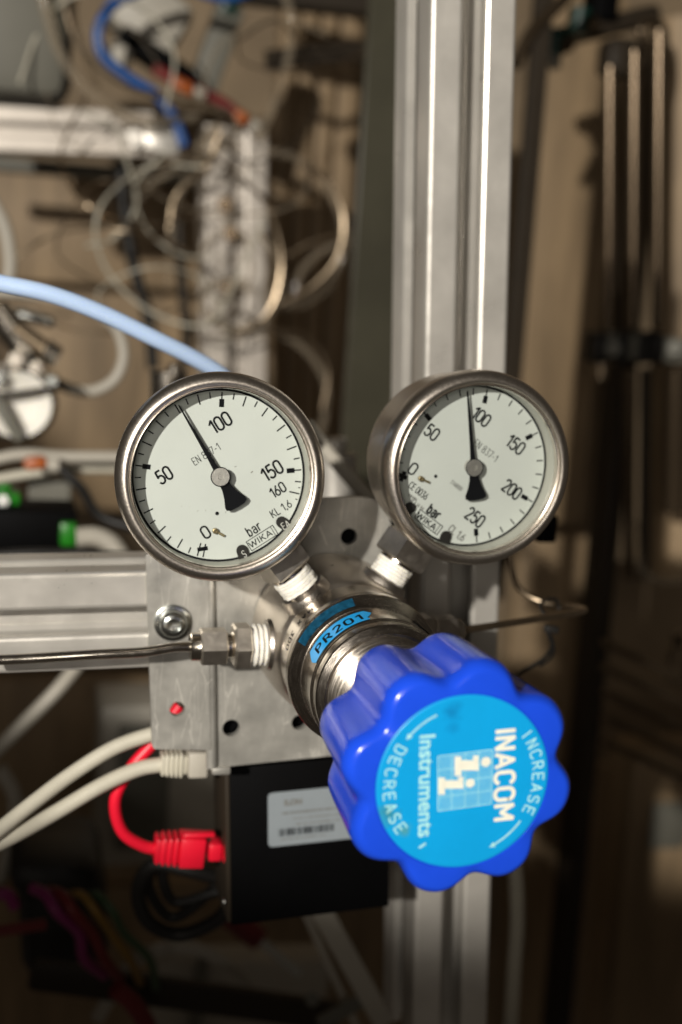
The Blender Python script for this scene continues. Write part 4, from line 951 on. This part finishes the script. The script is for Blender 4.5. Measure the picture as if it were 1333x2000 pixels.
bk = thing('tool_tray', 'dim tan tray with loose tools at the bottom edge', 'tray', at(460, 2000, 520))
make('tray', *slab(300, 1880, 640, 2080, 560, 30, 5, 4), M['palebox'], bk); make('divider', *slab(380, 1860, 400, 2080, 545, 14, 3, 4), M['greybox'], bk)
sd = thing('screwdriver', 'dim metal screwdriver leaning in the tray below the black box', 'screwdriver', at(520, 1900, 480))
make('shaft', *rod(at(500, 1830, 480), at(585, 1900, 480), 3), M['zinc'], sd); make('handle', *rod(at(440, 1782, 482), at(505, 1834, 480), 8), M['dred'], sd)
line('grey_cable', [(190, 1990, 400), (260, 1880, 400), (350, 1850, 400), (440, 1880, 405), (540, 1990, 410)], 4, 'palebox', 'dim pale cable arching along the bottom edge', 'cable')
# ================================================================== right of the post
rp = thing('side_board', 'tan board on the wall right of the post', 'board', at(1100, 1040, 1000))
make('panel', *slab(1012, -90, 1185, 1045, 1000, 20, 4), M['wood'], rp)
dk = make('dark_upright', *slab(1176, 150, 1206, 2100, 780, 40, 3), M['dark'], smooth=20); tag(dk, 'dark upright right of the tan board', 'upright')
s2 = make('shadow_gap_strip', *slab(1004, -90, 1036, 1200, 640, 10, 1), M['dark'], smooth=20); tag(s2, 'thin dark strip standing in for the shadow gap right of the post', 'strip')  # shade of the gap beside the post, put in as a dark bar
for i, (x, r_, y0, y1, m_) in enumerate(((1192, 5, 130, 720, 'bar'), (1240, 5.5, 100, 640, 'bar'), (1288, 5.5, 60, 640, 'bar'), (1232, 5, 720, 1130, 'bar'), (1262, 5, 720, 1130, 'dark'), (1320, 9, 720, 1000, 'bar'))):
    nm = ('first', 'second', 'third', 'first', 'second', 'third')[i]+' vertical pipe from the left '+('above' if i < 3 else 'below')+' the clamp at the right edge'
    c = make('vertical_pipe', *rod(at(x, y0, 700), at(x-4, y1, 700), r_, 20), M[m_]); tag(c, nm, 'pipe', 'vertical pipes at the right')
wide = make('wide_pipe', *rod(at(1330, 40, 780), at(1325, 1120, 780), 26, 28), M['wood']); tag(wide, 'wide tan pipe at the right edge', 'pipe')
cp_ = thing('pipe_clamp', 'black and grey pipe clamp across the pipes at the right edge', 'clamp', at(1260, 720, 670))
make('bar', *slab(1165, 655, 1360, 705, 676, 16, 3, 1.5), M['greybox'], cp_)
for x in (1178, 1222, 1265, 1290): make('jaw', *slab(x-12, 648, x+12, 712, 670, 28, 4), M['blackrub'], cp_)
for x in (1198, 1318): make('screw', *rod(at(x, 680, 664), at(x, 680, 672), 6), M['greybox'], cp_)
make('pin', *rod(at(1174, 710, 672), at(1174, 740, 672), 5), M['bronze'], cp_)
tv = thing('valve_manifold', 'dark valve manifold with green knobs at the upper right', 'manifold', at(1150, 120, 720))
make('bar', *slab(1060, 30, 1300, 70, 724, 30, 5, -18), M['dark'], tv); make('block', *slab(1165, -40, 1215, 40, 716, 30, 4), M['black'], tv); make('block', *slab(1190, 70, 1260, 150, 716, 30, 8), M['dark'], tv)
for x, y in ((1085, 85), (1135, 45)):
    make('knob', *rod(at(x, y-28, 716), at(x-8, y+25, 716), 9, 16), M['darkgreen'], tv); make('fitting', *rod(at(x+6, y+10, 712), at(x+30, y, 712), 6, 16), M['bar'], tv)
make('end_piece', *rod(at(1080, 105, 712), at(1086, 135, 712), 5, 14), M['greybox'], tv)
line('bent_pipe', [(1270, 100, 700), (1250, 60, 700), (1270, 40, 700), (1295, 55, 700), (1300, 110, 700), (1292, 170, 700)], 3.5, 'bar', 'hooked pipe at the upper right corner', 'pipe')
line('side_pipe', [(1005, 130, 640), (1040, 60, 640), (1080, 20, 640), (1130, -30, 640)], 5, 'bar', 'pipe rising from the post to the top edge', 'pipe')
line('glass_loop', [(1240, 1020, 600), (1248, 1100, 600), (1280, 1130, 600), (1330, 1135, 600), (1380, 1120, 600)], 4, 'clear', 'hazy glass loop at the right edge', 'tube')
lb = thing('lower_board', 'dark board on the wall right of the post below the tan one', 'board', at(1090, 1700, 1010))
make('panel', *slab(1000, 1052, 1180, 1500, 1008, 20, 4), M['wood'], lb); make('panel', *slab(990, 1510, 1180, 2150, 1012, 20, 4), M['wood'], lb)
for i in range(5):
    x0, y0 = 1180, 1255+i*48
    a_, b_ = at(x0, y0, 640), at(1420, y0+110, 640)
    o_ = make('slat', *block((a_+b_)/2, ((b_-a_).length, 12, 6), 2, ry(-math.degrees(math.atan2((b_-a_).z, (b_-a_).x)))), M['bar'], smooth=20)
    tag(o_, ('topmost', 'second', 'third', 'fourth', 'lowest')[i]+' slanted brown slat at the lower right edge', 'slat', 'slanted slats at the right')
rbx = thing('brown_case', 'dark brown case in the lower right corner', 'case', at(1280, 2000, 800))
make('housing', *slab(1205, 1480, 1460, 2200, 800, 60, 8), M['wood'], rbx); make('latch', *slab(1275, 1570, 1345, 1660, 792, 8, 8), M['greybox'], rbx)
ws = thing('metal_stub', 'small pale metal stub at the right edge above the slats', 'stub', at(1310, 1320, 560))
make('body', *rod(at(1325, 1330, 600), at(1325, 1265, 600), 9), M['bar'], ws); make('cap', *rod(at(1325, 1265, 600), at(1325, 1235, 600), 5), M['bar'], ws)
line('green_hose', [(1000, 1650, 330), (1008, 1720, 330), (1010, 1800, 330), (1004, 1900, 330), (995, 2060, 330)], 4.0, 'whitecable', 'pale hose hanging right of the post at the bottom', 'hose')
